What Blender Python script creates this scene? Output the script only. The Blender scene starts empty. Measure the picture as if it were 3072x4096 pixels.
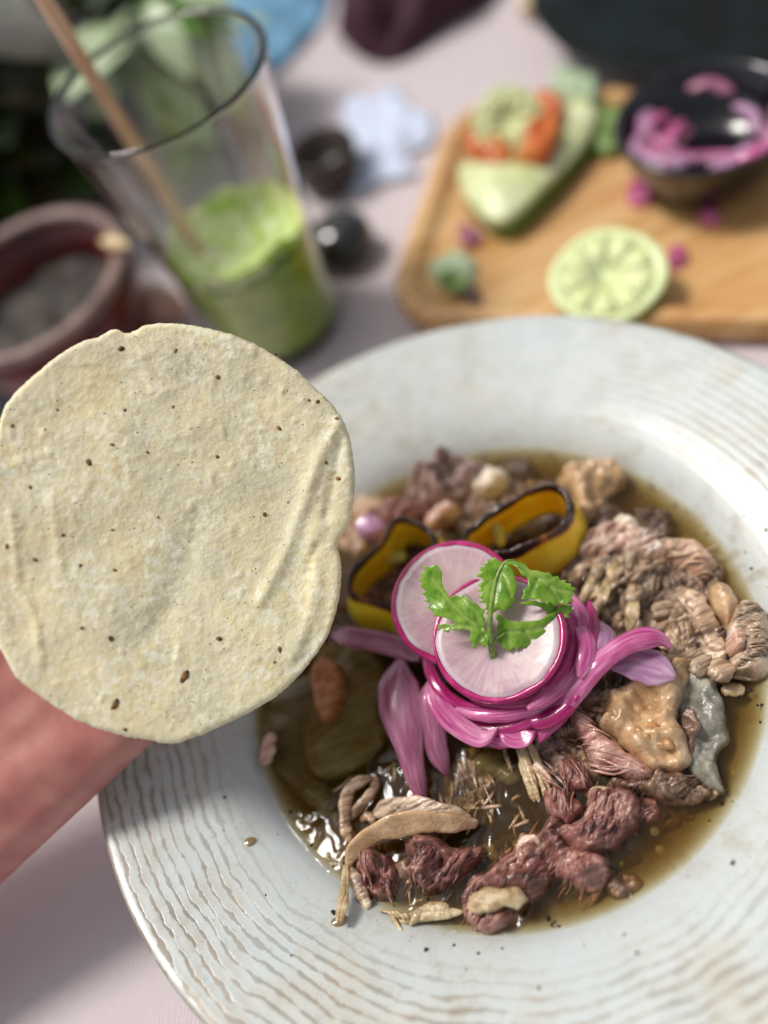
import bpy, bmesh, math, random
import numpy as np
from mathutils import Vector, Matrix, noise
from mathutils.geometry import delaunay_2d_cdt

random.seed(7)
R = math.radians
SC = bpy.context.scene
COL = SC.collection

# ------------------------------------------------------------------ camera
PITCH, ROLL = R(54.078), R(-26.885)
CAM = Vector((-0.01079, -0.13243, 0.31438))
FPX = 3600.0                                     # focal length in pixels of the 3072x4096 photograph
FWD = Vector((0, math.cos(PITCH), -math.sin(PITCH)))
UP0 = Vector((0, math.sin(PITCH), math.cos(PITCH)))
RT0 = Vector((1, 0, 0))
cr, sr = math.cos(ROLL), math.sin(ROLL)
RT = cr * RT0 + sr * UP0
UP = -sr * RT0 + cr * UP0
cd = bpy.data.cameras.new('camera')
cam = bpy.data.objects.new('camera', cd)
COL.objects.link(cam)
cam.matrix_world = Matrix(((RT.x, UP.x, -FWD.x, CAM.x), (RT.y, UP.y, -FWD.y, CAM.y), (RT.z, UP.z, -FWD.z, CAM.z), (0, 0, 0, 1)))
cd.sensor_fit = 'VERTICAL'
cd.sensor_height = 36.0
cd.lens = FPX / 4096 * 36.0
cd.clip_start = 0.005
cd.clip_end = 200
FOCUS = 0.277
cd.dof.use_dof = True
cd.dof.focus_distance = FOCUS
cd.dof.aperture_fstop = 2.2
SC.camera = cam

# ------------------------------------------------------------------ sky, sun, exposure
SUN_EL, SUN_AZ = R(60), R(-42)                  # azimuth measured from +Y towards +X
w = bpy.data.worlds.new('World')
SC.world = w
w.use_nodes = True
nt = w.node_tree
bg = nt.nodes['Background']
sky = nt.nodes.new('ShaderNodeTexSky')
sky.sky_type = 'NISHITA'
sky.sun_disc = False
sky.sun_elevation = SUN_EL
sky.sun_rotation = SUN_AZ
sky.air_density = 1.0
sky.dust_density = 3.0
hs = nt.nodes.new('ShaderNodeHueSaturation')     # thin cloud: the blue of the sky is washed out
hs.inputs['Saturation'].default_value = 0.27
nt.links.new(sky.outputs[0], hs.inputs['Color'])
nt.links.new(hs.outputs[0], bg.inputs['Color'])
bg.inputs['Strength'].default_value = 0.06
sl = bpy.data.lights.new('sun', 'SUN')
sl.energy = 1.5
sl.angle = R(14)
sl.color = (1.0, 0.955, 0.9)
so = bpy.data.objects.new('sun', sl)
COL.objects.link(so)
sdir = Vector((math.sin(SUN_AZ) * math.cos(SUN_EL), math.cos(SUN_AZ) * math.cos(SUN_EL), math.sin(SUN_EL)))
so.rotation_euler = (-sdir).to_track_quat('-Z', 'Y').to_euler()
vs = SC.view_settings
vs.view_transform = 'Standard'
vs.look = 'None'
vs.gamma = 1
vs.use_curve_mapping = False
vs.exposure = 0.86
SC.cycles.use_denoising = True
SC.cycles.max_bounces = 14
SC.cycles.transparent_max_bounces = 16
SC.cycles.transmission_bounces = 12
SC.cycles.caustics_reflective = False
SC.cycles.sample_clamp_indirect = 6

# ------------------------------------------------------------------ pixel helpers (1659 x 2212 frame of the photograph)
K = 3072 / 1659.0
def ray(x, y):
    X = (x * K - 1536) / FPX
    Y = -(y * K - 2048) / FPX
    return FWD + X * RT + Y * UP
def at_z(p, z):
    d = ray(*p)
    return CAM + d * ((z - CAM.z) / d.z)
def at_depth(p, dep):
    return CAM + ray(*p) * dep
def crop(x0, y0, wpx, out):
    s = wpx / out / K
    return lambda pts: [(x0 / K + x * s, y0 / K + y * s) for x, y in pts]
c1 = crop(0, 0, 1536, 1659)
c2 = crop(1200, 0, 1872, 1659)
c3 = crop(0, 1200, 1500, 1659)
c4 = crop(1300, 1750, 1200, 1659)
c5 = crop(2100, 1800, 972, 1344)
c6 = crop(980, 2500, 1120, 1659)
c7 = crop(1800, 2700, 1272, 1659)
c8 = crop(0, 2500, 1400, 1659)

class Plane:
    def __init__(self, o, n, uhint=None):
        self.o = Vector(o); self.n = Vector(n).normalized()
        h = Vector(uhint) if uhint is not None else Vector((1, 0, 0))
        self.u = (h - self.n * h.dot(self.n)).normalized()
        self.v = self.n.cross(self.u)
    def px(self, p):
        d = ray(*p)
        t = (self.o - CAM).dot(self.n) / d.dot(self.n)
        q = CAM + d * t - self.o
        return (q.dot(self.u), q.dot(self.v))
    def W(self, u, v, w=0.0):
        return self.o + self.u * u + self.v * v + self.n * w
def flat(z):
    return Plane((0, 0, z), (0, 0, 1))

# ------------------------------------------------------------------ object helpers
def tag(o, label=None, cat=None, group=None, kind=None):
    for k, v in (('label', label), ('category', cat), ('group', group), ('kind', kind)):
        if v: o[k] = v
    return o
def link(name, verts, faces, mat, parent=None, smooth=True, origin=None):
    vs_ = np.array([tuple(v) for v in verts], float)
    if parent is not None: org = np.array(parent.location)
    elif origin is not None: org = np.array(origin, float)
    else:
        org = np.array([(vs_[:, 0].min() + vs_[:, 0].max()) / 2, (vs_[:, 1].min() + vs_[:, 1].max()) / 2, vs_[:, 2].min()])
    me = bpy.data.meshes.new(name)
    me.from_pydata([tuple(v) for v in (vs_ - org)], [], [tuple(f) for f in faces])
    me.update()
    if smooth: me.polygons.foreach_set('use_smooth', [True] * len(me.polygons))
    if mat is not None: me.materials.append(mat)
    o = bpy.data.objects.new(name, me)
    COL.objects.link(o)
    if parent is not None:
        o.parent = parent
    else:
        o.location = org
    return o
def empty(name, loc):
    o = bpy.data.objects.new(name, None)
    o.empty_display_size = 0.01
    o.location = loc
    COL.objects.link(o)
    return o
def attr(o, name, vals):
    a = o.data.attributes.new(name, 'FLOAT', 'POINT')
    a.data.foreach_set('value', np.asarray(vals, dtype=np.float32))

def catmull(pts, n, closed=True):
    P = np.array(pts, float); m = len(P); out = []
    segs = m if closed else m - 1
    for i in range(segs):
        if closed: p0, p1, p2, p3 = P[(i - 1) % m], P[i], P[(i + 1) % m], P[(i + 2) % m]
        else: p0, p1, p2, p3 = P[max(i - 1, 0)], P[i], P[i + 1], P[min(i + 2, m - 1)]
        for k in range(n):
            t = k / n
            out.append(0.5 * ((2 * p1) + (-p0 + p2) * t + (2 * p0 - 5 * p1 + 4 * p2 - p3) * t * t + (-p0 + 3 * p1 - 3 * p2 + p3) * t ** 3))
    if not closed: out.append(P[-1])
    return np.array(out)
def resample(P, step, closed=True):
    P = np.asarray(P, float)
    Q = np.vstack([P, P[:1]]) if closed else P
    s = np.concatenate([[0], np.cumsum(np.linalg.norm(np.diff(Q, axis=0), axis=1))])
    n = max(8 if closed else 3, int(round(s[-1] / step)))
    t = np.linspace(0, s[-1], n, endpoint=not closed)
    return np.stack([np.interp(t, s, Q[:, i]) for i in range(Q.shape[1])], 1)
def inside(poly, q):
    x, y = q[:, 0], q[:, 1]; ins = np.zeros(len(q), bool)
    a = poly; b = np.roll(poly, -1, 0)
    for (x1, y1), (x2, y2) in zip(a, b):
        c = ((y1 > y) != (y2 > y))
        if y2 != y1:
            ins ^= c & (x < (x2 - x1) * (y - y1) / (y2 - y1) + x1)
    return ins
def edge_dist(poly, q):
    a = poly; b = np.roll(poly, -1, 0); d = np.full(len(q), 1e9)
    for p1, p2 in zip(a, b):
        e = p2 - p1; L = (e @ e) + 1e-18
        t = np.clip(((q - p1) @ e) / L, 0, 1)
        d = np.minimum(d, np.linalg.norm(q - (p1 + t[:, None] * e), axis=1))
    return d
def tri_fill(poly, step):
    lo, hi = poly.min(0), poly.max(0)
    xs = np.arange(lo[0], hi[0] + step, step); ys = np.arange(lo[1], hi[1] + step, step * 0.866)
    g = np.array([(x + (step / 2 if j % 2 else 0), y) for j, y in enumerate(ys) for x in xs])
    g = g + np.random.RandomState(3).uniform(-.18, .18, g.shape) * step
    g = g[inside(poly, g)]
    if len(g): g = g[edge_dist(poly, g) > step * 0.55]
    n = len(poly)
    allp = np.vstack([poly, g]) if len(g) else poly
    vs2, _, fs, _, _, _ = delaunay_2d_cdt([Vector(p) for p in allp], [(i, (i + 1) % n) for i in range(n)], [], 1, 1e-9)
    return np.array([tuple(v) for v in vs2]), [tuple(f) for f in fs]
def nz(x, y, z=0.0, oct_=3):
    return noise.fractal(Vector((x, y, z)), 1.0, 2.0, oct_)

def patch(name, outline, plane, step, top, bottom, mat, parent=None, smooth_n=6, rough=0.0, attrs=None, origin=None):
    """a solid sheet: outline (pixels) laid on a plane, top(u,v,d) and bottom(u,v,d) give the two surfaces along its normal"""
    uv = np.array([plane.px(p) for p in outline])
    P = resample(catmull(uv, smooth_n), step)
    if rough:
        c = P.mean(0)
        for i, p in enumerate(P):
            k = nz(p[0] / (rough * 5), p[1] / (rough * 5), 3.3, 3) * rough
            dv = (p - c) / (np.linalg.norm(p - c) + 1e-9)
            P[i] = p + dv * k
    q, tris = tri_fill(P, step)
    d = edge_dist(P, q)
    area = 0
    verts, n = [], len(q)
    T = [top(q[i][0], q[i][1], d[i]) for i in range(n)]
    B = [bottom(q[i][0], q[i][1], d[i]) for i in range(n)]
    verts = [plane.W(q[i][0], q[i][1], T[i]) for i in range(n)] + [plane.W(q[i][0], q[i][1], B[i]) for i in range(n)]
    faces = []; ec = {}
    for f in tris:
        a, b, c = (q[k] for k in f)
        if (b[0] - a[0]) * (c[1] - a[1]) - (b[1] - a[1]) * (c[0] - a[0]) < 0: f = (f[0], f[2], f[1])
        faces.append(f); faces.append((f[2] + n, f[1] + n, f[0] + n))
        for e in ((f[0], f[1]), (f[1], f[2]), (f[2], f[0])):
            ec[e] = 1
    for (a, b) in ec:
        if (b, a) not in ec: faces.append((b, a, a + n, b + n))
    o = link(name, verts, faces, mat, parent, origin=origin)
    if attrs:
        for k, fn in attrs.items():
            vals = [fn(q[i][0], q[i][1], d[i]) for i in range(n)]
            attr(o, k, vals + vals)
    return o

def vor(x, y, z):
    d = noise.voronoi(Vector((x, y, z)))[0]
    return d[0], d[1] - d[0]
def chunk(name, outline, z, h, mat, parent=None, seed=0.0, fib=None, step=0.0007, edge=0.006, dep=0.007, rough=0.0011, lump=0.0016, famp=0.0007, tilt=(0, 0), ffreq=520, crumb=None, strands=1.0):
    """a piece of meat: rounded, torn and lumpy, crumbly (crumb) or split into fibre bundles (fib = direction in degrees)"""
    pl = flat(z)
    uv = np.array([pl.px(p) for p in outline]); c = uv.mean(0)
    ca, sa = (math.cos(R(fib)), math.sin(R(fib))) if fib is not None else (1, 0)
    edge = edge * 0.6
    if crumb is None: crumb = 1.0 if fib is None else 0.0
    def top(u, v, d):
        e = min(d / edge, 1.0)
        b = math.sqrt(max(0.0, 1 - (1 - e) ** 2))
        k = h * b + nz(u * 125, v * 125, seed, 3) * lump * 2.3 * b
        k += (tilt[0] * (u - c[0]) + tilt[1] * (v - c[1])) * b
        if fib is not None:
            wx, wy = nz(u * 80, v * 80, seed, 2), nz(u * 80, v * 80, seed + 5, 2)
            a_, b_ = u * ca + v * sa, -u * sa + v * ca
            f1, g1 = vor(a_ * 60 + wx, b_ * ffreq * .75 + wy * 2.2, seed)
            f2, g2 = vor(a_ * 110 + wx, b_ * ffreq * 2 + wy * 4, seed + 3)
            k += (min(g1 * 2.2, 1.0) ** .5 - .75) * famp * 1.8 * b + (min(g2 * 2, 1.0) - .6) * famp * .35 * b
            k += nz(u * 700, v * 700, seed + 4, 2) * famp * .25 * b
        if crumb:
            f1, g1 = vor(u * 210 + nz(u * 150, v * 150, seed, 2) * .8, v * 210, seed)
            f2, g2 = vor(u * 560, v * 560 + nz(u * 300, v * 300, seed, 2) * .6, seed + 2)
            k += crumb * b * famp * ((min(g1 * 3.0, 1.0) ** .6 - .8) * 1.7 + (.5 - f2) * .6 + nz(u * 900, v * 900, seed, 2) * .5)
        return k
    def bot(u, v, d):
        e = min(d / edge, 1.0)
        return -0.0004 - dep * math.sqrt(max(0.0, 1 - (1 - e) ** 2))
    o = patch(name, outline, pl, step, top, bot, mat, parent, rough=rough)
    if strands and fib is not None and parent is None:
        P = resample(catmull(uv, 6), .001)
        lo, hi = P.min(0), P.max(0); rg = np.random.RandomState(int(seed * 10) + 5)
        area = abs(0.5 * np.sum(P[:, 0] * np.roll(P[:, 1], -1) - P[:, 1] * np.roll(P[:, 0], -1)))
        cnt = int(area / 3.4e-6 * strands)
        V, F = [], []
        cand = rg.uniform(lo, hi, (cnt * 3, 2)); cand = cand[inside(P, cand)][:cnt]
        for q in cand:
            L = rg.uniform(.005, .016); an_ = R(fib + rg.normal(0, 9)); w_ = .00022 + .0008 * rg.rand() ** 2.2; lift = rg.uniform(-.0004, .0006); bw_ = rg.normal(0, .0011)
            m_ = 9; ts = np.linspace(-.5, .5, m_)
            ctr = np.array([(q[0] + math.cos(an_) * L * t_ - math.sin(an_) * bw_ * (1 - 4 * t_ * t_), q[1] + math.sin(an_) * L * t_ + math.cos(an_) * bw_ * (1 - 4 * t_ * t_)) for t_ in ts])
            dd = np.where(inside(P, ctr), edge_dist(P, ctr), 0.0)
            b0 = len(V)
            for i in range(m_):
                zc = top(ctr[i][0], ctr[i][1], dd[i]) + lift * (1 - 4 * ts[i] ** 2) + w_ * .15
                f_ = max(.12, 1 - (2 * abs(ts[i])) ** 2.5)
                for j in range(6):
                    g_ = 2 * math.pi * j / 6
                    V.append(pl.W(ctr[i][0] - math.sin(an_) * math.cos(g_) * w_ * f_, ctr[i][1] + math.cos(an_) * math.cos(g_) * w_ * f_, zc + math.sin(g_) * w_ * .8 * f_))
            for i in range(m_ - 1):
                for j in range(6): F.append((b0 + i * 6 + j, b0 + i * 6 + (j + 1) % 6, b0 + (i + 1) * 6 + (j + 1) % 6, b0 + (i + 1) * 6 + j))
        if F:
            fo = link('fibres', V, F, mat, o); fo['kind'] = 'stuff'
    return o

def sweep(name, path, wid, thick, mat, parent=None, up=None, curl=0.0, step=0.0009, ns=14, twist=0.0, wob=0.0, seed=0.0, taper=(0.35, 0.35), closed=False, tl=0.2):
    """a flat or round strand along 3-D points; wid/thick are full sizes (numbers or lists along the path); curl bends the section"""
    P = resample(catmull(np.array([tuple(p) for p in path]), 8, closed), step, closed)
    n = len(P)
    s = np.linspace(0, 1, n)
    wl = np.interp(s, np.linspace(0, 1, len(wid)), wid) if hasattr(wid, '__len__') else np.full(n, wid)
    th = np.interp(s, np.linspace(0, 1, len(thick)), thick) if hasattr(thick, '__len__') else np.full(n, thick)
    verts, faces = [], []; a_l, a_c = [], []
    slen = step * n
    upv = Vector(up) if up is not None else Vector((0, 0, 1))
    for i in range(n):
        a, b = (P[(i - 1) % n], P[(i + 1) % n]) if closed else (P[max(i - 1, 0)], P[min(i + 1, n - 1)])
        t = Vector(b - a).normalized()
        sd = t.cross(upv)
        if sd.length < 1e-4: sd = t.cross(Vector((0, 1, 0)))
        sd.normalize(); nn = sd.cross(t).normalized()
        if twist:
            q = Matrix.Rotation(twist * s[i], 3, t); sd = q @ sd; nn = q @ nn
        f = 1.0
        if not closed:
            if s[i] < tl: f *= taper[0] + (1 - taper[0]) * math.sin(s[i] / tl * math.pi / 2)
            if s[i] > 1 - tl: f *= taper[1] + (1 - taper[1]) * math.sin((1 - s[i]) / tl * math.pi / 2)
        k = 1 + wob * nz(s[i] * 7, seed, 1.7, 2)
        for j in range(ns):
            g = 2 * math.pi * j / ns
            x = math.cos(g) * wl[i] / 2 * f * k
            y = math.sin(g) * th[i] / 2 * (0.5 + 0.5 * f)
            y += curl * ((x / (wl[i] / 2 + 1e-9)) ** 2 - 0.5) * wl[i] * 0.5
            verts.append(Vector(P[i]) + sd * x + nn * y); a_l.append(s[i] * slen); a_c.append(math.cos(g) + seed * 3.1)
    m = n if closed else n - 1
    for i in range(m):
        for j in range(ns):
            a = i * ns + j; b = i * ns + (j + 1) % ns
            c = ((i + 1) % n) * ns + (j + 1) % ns; d_ = ((i + 1) % n) * ns + j
            faces.append((a, b, c, d_))
    if not closed:
        faces.append(tuple(range(ns))[::-1]); faces.append(tuple((n - 1) * ns + j for j in range(ns)))
    o = link(name, verts, faces, mat, parent)
    attr(o, 'along', a_l); attr(o, 'across', a_c)
    return o

def lathe(name, prof, mat, loc=(0, 0, 0), seg=96, parent=None, wob=None, closed=False, smooth=True):
    verts, faces = [], []
    idx = []
    for (r, z) in prof:
        if r < 1e-6:
            idx.append([len(verts)]); verts.append((loc[0], loc[1], loc[2] + z))
        else:
            row = []
            for j in range(seg):
                a = 2 * math.pi * j / seg
                dr, dz = wob(r, z, a) if wob else (0, 0)
                row.append(len(verts))
                verts.append((loc[0] + (r + dr) * math.cos(a), loc[1] + (r + dr) * math.sin(a), loc[2] + z + dz))
            idx.append(row)
    pr = list(zip(idx[:-1], idx[1:]))
    if closed: pr.append((idx[-1], idx[0]))
    for A, B in pr:
        if len(A) == 1 and len(B) == 1: continue
        for j in range(seg):
            k = (j + 1) % seg
            if len(A) == 1: faces.append((A[0], B[j], B[k]))
            elif len(B) == 1: faces.append((A[j], B[0], A[k]))
            else: faces.append((A[j], B[j], B[k], A[k]))
    o = link(name, verts, faces, mat, parent, smooth=smooth, origin=loc if parent is None else None)
    b_ = bmesh.new(); b_.from_mesh(o.data); bmesh.ops.recalc_face_normals(b_, faces=b_.faces); b_.to_mesh(o.data); b_.free()
    return o

# ------------------------------------------------------------------ materials
def lin(h):
    c = [int(h[i:i + 2], 16) / 255 for i in (0, 2, 4)]
    return tuple(x / 12.92 if x <= .04045 else ((x + .055) / 1.055) ** 2.4 for x in c) + (1,)
class Mat:
    def __init__(self, name, color='808080', rough=0.5, **kw):
        self.m = bpy.data.materials.new(name); self.m.use_nodes = True
        self.t = self.m.node_tree; self.n = self.t.nodes; self.b = self.n['Principled BSDF']
        self.set('Base Color', lin(color) if isinstance(color, str) else color); self.set('Roughness', rough)
        for k, v in kw.items(): self.set(k.replace('_', ' '), v)
        self._co = None
    def set(self, k, v):
        s = self.b.inputs[k]
        if isinstance(v, bpy.types.NodeSocket): self.t.links.new(v, s)
        else: s.default_value = v
        return self
    def node(self, typ, **kw):
        n = self.n.new(typ)
        for k, v in kw.items():
            if k.startswith('i_'):
                key = k[2:]; key = int(key) if key.isdigit() else key.replace('_', ' ')
                s = n.inputs[key]
                if isinstance(v, bpy.types.NodeSocket): self.t.links.new(v, s)
                else: s.default_value = v
            else: setattr(n, k, v)
        return n
    def co(self):
        if self._co is None: self._co = self.n.new('ShaderNodeTexCoord').outputs['Object']
        return self._co
    def mapped(self, scale=(1, 1, 1), rot=(0, 0, 0), vec=None):
        return self.node('ShaderNodeMapping', i_Vector=vec or self.co(), i_Scale=scale, i_Rotation=rot).outputs[0]
    def noise(self, scale, detail=3, rough=0.55, vec=None, dist=0.0):
        return self.node('ShaderNodeTexNoise', i_Vector=vec or self.co(), i_Scale=scale, i_Detail=detail, i_Roughness=rough, i_Distortion=dist).outputs[0]
    def vor(self, scale, vec=None, feature='F1', rnd=1.0):
        return self.node('ShaderNodeTexVoronoi', feature=feature, i_Vector=vec or self.co(), i_Scale=scale, i_Randomness=rnd).outputs[0]
    def ramp(self, f, *stops):
        n = self.n.new('ShaderNodeValToRGB'); self.t.links.new(f, n.inputs[0])
        e = n.color_ramp.elements
        while len(e) < len(stops): e.new(0.5)
        for k, (p, c) in zip(e, stops):
            k.position = p; k.color = lin(c) if isinstance(c, str) else (c, c, c, 1)
        return n.outputs[0]
    def mix(self, f, a, b, mode='MIX'):
        n = self.n.new('ShaderNodeMix'); n.data_type = 'RGBA'; n.blend_type = mode
        for s, v in ((n.inputs[0], f), (n.inputs[6], a), (n.inputs[7], b)):
            if isinstance(v, bpy.types.NodeSocket): self.t.links.new(v, s)
            elif isinstance(v, str): s.default_value = lin(v)
            else: s.default_value = v
        return n.outputs[2]
    def math(self, op, a, b=0.0, c=None):
        n = self.n.new('ShaderNodeMath'); n.operation = op
        for s, v in zip(n.inputs, (a, b, c)):
            if v is None: continue
            if isinstance(v, bpy.types.NodeSocket): self.t.links.new(v, s)
            else: s.default_value = v
        return n.outputs[0]
    def attr(self, name):
        n = self.n.new('ShaderNodeAttribute'); n.attribute_name = name
        return n.outputs['Fac']
    def bump(self, h, dist, strength=1.0, prev=None):
        n = self.node('ShaderNodeBump', i_Height=h, i_Distance=dist, i_Strength=strength)
        if prev is not None: self.t.links.new(prev, n.inputs['Normal'])
        self.t.links.new(n.outputs[0], self.b.inputs['Normal'])
        self.t.links.new(n.outputs[0], self.b.inputs['Coat Normal'])
        return n.outputs[0]
    def sss(self, wgt, rad, scale=1.0):
        self.set('Subsurface Weight', wgt); self.set('Subsurface Radius', rad); self.set('Subsurface Scale', scale)
        return self

def meat_mat(name, dark, mid, light, fib=None, rough=0.34, coat=0.35, sc=1.0, ssw=0.25, speck=True):
    M = Mat(name, mid, rough)
    v = M.mapped((1, 1, 1))
    if fib is not None:
        v = M.mapped((55 * sc, 420 * sc, 60 * sc), (0, 0, R(-fib)))
        f = M.noise(1.0, 4, 0.6, v, 0.4)
    else:
        f = M.noise(260 * sc, 5, 0.65)
    big = M.noise(70 * sc, 2)
    fac = M.math('ADD', M.math('MULTIPLY', f, 0.65), M.math('MULTIPLY', big, 0.35))
    c = M.ramp(fac, (0.38, dark), (0.5, mid), (0.62, light))
    fat = M.ramp(M.noise(150 * sc, 3, 0.6, None, 1.2), (0.60, 0.0), (0.70, 0.55))
    c = M.mix(fat, c, light)
    if speck:
        sp = M.ramp(M.vor(330), (0.10, 1.0), (0.16, 0.0))
        sp = M.math('MULTIPLY', sp, M.ramp(M.noise(120, 1), (0.56, 0.0), (0.62, 1.0)))
        c = M.mix(M.math('MULTIPLY', sp, 0.8), c, '2a2018')
    M.set('Base Color', c)
    M.set('Roughness', M.ramp(M.noise(300, 2), (0.35, rough - 0.12), (0.7, rough + 0.18)))
    M.sss(ssw, (0.003, 0.0014, 0.0009), 1.0)
    M.set('Coat Weight', min(1.0, coat * 2 + .35)); M.set('Coat Roughness', 0.05)
    M.bump(M.math('ADD', f, M.math('MULTIPLY', M.noise(1000, 3), 0.5)), 0.0007, 0.9)
    return M.m

# ------------------------------------------------------------------ table
M = Mat('tablecloth', 'd9c8cb', 0.85)
wv = M.node('ShaderNodeTexWave', wave_type='BANDS', i_Vector=M.mapped((1, 1, 1), (0, 0, R(28))), i_Scale=210, i_Distortion=2.2, i_Detail=2, i_Detail_Scale=1.5).outputs['Fac']
wv2 = M.node('ShaderNodeTexWave', wave_type='BANDS', i_Vector=M.mapped((1, 1, 1), (0, 0, R(118))), i_Scale=300, i_Distortion=1.2, i_Detail=2).outputs['Fac']
big = M.noise(9, 3)
cc = M.mix(M.math('MULTIPLY', wv, 0.35), 'd9cdcf', 'c6b9bc')
cc = M.mix(M.ramp(big, (0.35, 0.0), (0.75, 0.3)), cc, 'cabdbf')
M.set('Base Color', cc)
M.bump(M.math('ADD', wv, M.math('MULTIPLY', wv2, 0.6)), 0.0006, 0.6)
cloth = M.m
g = 90
vv, ff = [], []
for j in range(g + 1):
    for i in range(g + 1):
        x, y = -0.95 + 2.0 * i / g, -0.45 + 1.9 * j / g
        vv.append((x, y, nz(x * 6, y * 6, 2, 2) * 0.0006 - 0.0008))
for j in range(g):
    for i in range(g):
        a = j * (g + 1) + i
        ff.append((a, a + 1, a + g + 2, a + g + 1))
nb = [j * (g + 1) for j in range(g + 1)]
loop = list(range(0, g)) + [j * (g + 1) + g for j in range(0, g)] + [g * (g + 1) + i for i in range(g, 0, -1)] + [j * (g + 1) for j in range(g, 0, -1)]
b0 = len(vv)
for k, i in enumerate(loop):                          # the cloth hangs over the table's edges in soft folds
    x, y, z = vv[i]; q = .03 + .012 * math.sin(k * .55)
    vv.append((x + (q if x > 1 else -q if x < -.9 else 0), y + (q if y > 1.4 else -q if y < -.4 else 0), -.28))
for k in range(len(loop)):
    n_ = (k + 1) % len(loop); ff.append((loop[k], b0 + k, b0 + n_, loop[n_]))
tag(link('table', vv, ff, cloth, origin=(0, 0, 0)), 'pale pinkish woven tablecloth under all the dishes', None, None, 'structure')

M = Mat('paving', '9a938a', .85); M.set('Base Color', M.ramp(M.noise(3, 4), (.35, '8a837a'), (.65, 'a8a198')))
tag(link('ground', [(-40, -40, -.76), (40, -40, -.76), (40, 40, -.76), (-40, 40, -.76)], [(0, 1, 2, 3)], M.m, origin=(0, 0, -.76)), 'plain pale paving added out of view under the table', None, None, 'structure')  # unseen ground, added to brighten what the glass rim reflects

# ------------------------------------------------------------------ plate
M = Mat('glaze', 'dfe3e2', 0.22)
co = M.co()
sx = M.node('ShaderNodeSeparateXYZ', i_0=co)
X, Y = sx.outputs[0], sx.outputs[1]
rr = M.math('SQRT', M.math('ADD', M.math('MULTIPLY', X, X), M.math('MULTIPLY', Y, Y)))
an = M.math('ARCTAN2', Y, X)
wobv = M.node('ShaderNodeCombineXYZ', i_0=M.math('MULTIPLY', X, 1.0), i_1=Y, i_2=0.0).outputs[0]
wobn = M.noise(26, 3, 0.6, wobv)
fine = M.noise(330, 3, 0.7, wobv)
# concentric throwing lines: bands of radius, wandering and broken
ph = M.math('ADD', M.math('MULTIPLY', rr, 285.0), M.math('MULTIPLY', wobn, 2.8))
ph = M.math('ADD', ph, M.math('MULTIPLY', fine, 0.42))
tri = M.math('ABSOLUTE', M.math('SUBTRACT', M.math('FRACT', ph), 0.5))          # 0 on a line centre, .5 between
cell = M.node('ShaderNodeCombineXYZ', i_0=M.math('MULTIPLY', M.math('FLOOR', M.math('ADD', ph, 0.0)), 3.7), i_1=M.math('MULTIPLY', an, 13.0), i_2=0.0).outputs[0]
brk = M.noise(1.0, 3, 0.6, cell)
wd = M.math('MULTIPLY', M.ramp(brk, (0.36, 0.0), (0.66, 1.0)), 0.24)
line = M.math('SUBTRACT', 1.0, M.node('ShaderNodeMapRange', interpolation_type='SMOOTHSTEP', i_0=M.math('SUBTRACT', tri, wd), i_1=-0.03, i_2=0.07).outputs[0])
# cross breaks
crs = M.vor(62, M.node('ShaderNodeCombineXYZ', i_0=M.math('MULTIPLY', rr, 4.2), i_1=M.math('MULTIPLY', an, 0.11), i_2=0.0).outputs[0], 'DISTANCE_TO_EDGE')
zone = M.noise(15, 2, 0.5, wobv)
rz = M.node('ShaderNodeMapRange', interpolation_type='SMOOTHSTEP', i_0=rr, i_1=0.092, i_2=0.112).outputs[0]
# the pattern is dense on one side of the rim and nearly worn to white on the other
side = M.node('ShaderNodeMapRange', i_0=M.math('ADD', M.math('MULTIPLY', X, -0.75), M.math('MULTIPLY', Y, -0.4)), i_1=-0.10, i_2=0.085, i_3=0.26, i_4=1.0).outputs[0]
amt = M.math('MULTIPLY', M.math('MULTIPLY', line, rz), M.math('MULTIPLY', side, M.ramp(zone, (0.3, 0.45), (0.6, 1.0))))
mott = M.math('MULTIPLY', M.ramp(M.noise(120, 4, 0.7, wobv), (0.5, 0.0), (0.66, 0.8)), M.ramp(zone, (0.4, 0.1), (0.65, 1.0)))
base = M.mix(M.ramp(zone, (0.3, 0.0), (0.7, 0.55)), 'c5cccb', 'bcbcb2')
base = M.mix(mott, base, 'a39a84')
base = M.mix(M.math('MULTIPLY', M.ramp(M.noise(34, 4, 0.65, wobv), (0.5, 0.0), (0.68, 0.5)), rz), base, 'b8ab90')
base = M.mix(M.ramp(M.noise(600, 2, 0.6, wobv), (0.62, 0.0), (0.7, 0.35)), base, '8f8d84')
lc = M.mix(M.ramp(M.noise(40, 3, 0.6, wobv), (0.42, 0.0), (0.58, 1.0)), '8a6f4c', '6f6a60')
base = M.mix(M.math('MULTIPLY', amt, 0.75), base, lc)
edge = M.node('ShaderNodeMapRange', interpolation_type='SMOOTHSTEP', i_0=rr, i_1=0.1375, i_2=0.1392).outputs[0]
base = M.mix(M.math('MULTIPLY', edge, M.ramp(M.noise(30, 2, 0.5, wobv), (0.4, 0.15), (0.6, 0.8))), base, '857a68')
M.set('Base Color', base)
M.set('Roughness', M.ramp(M.noise(90, 3), (0.35, 0.2), (0.7, 0.42)))
M.bump(M.math('ADD', M.math('MULTIPLY', amt, -0.4), M.math('MULTIPLY', M.noise(500, 2), 0.12)), 0.0003, 0.5)
glaze = M.m
ctrl = [(0.1392, 0.0462), (0.1365, 0.0458), (0.128, 0.0436), (0.116, 0.0405), (0.105, 0.0376), (0.097, 0.0344), (0.0915, 0.0310), (0.0872, 0.0268), (0.082, 0.0222), (0.074, 0.0172), (0.062, 0.0132), (0.045, 0.0114), (0.02, 0.0108), (0.0, 0.0108)]
top = resample(catmull(ctrl, 8, False), 0.0009, False)
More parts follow.
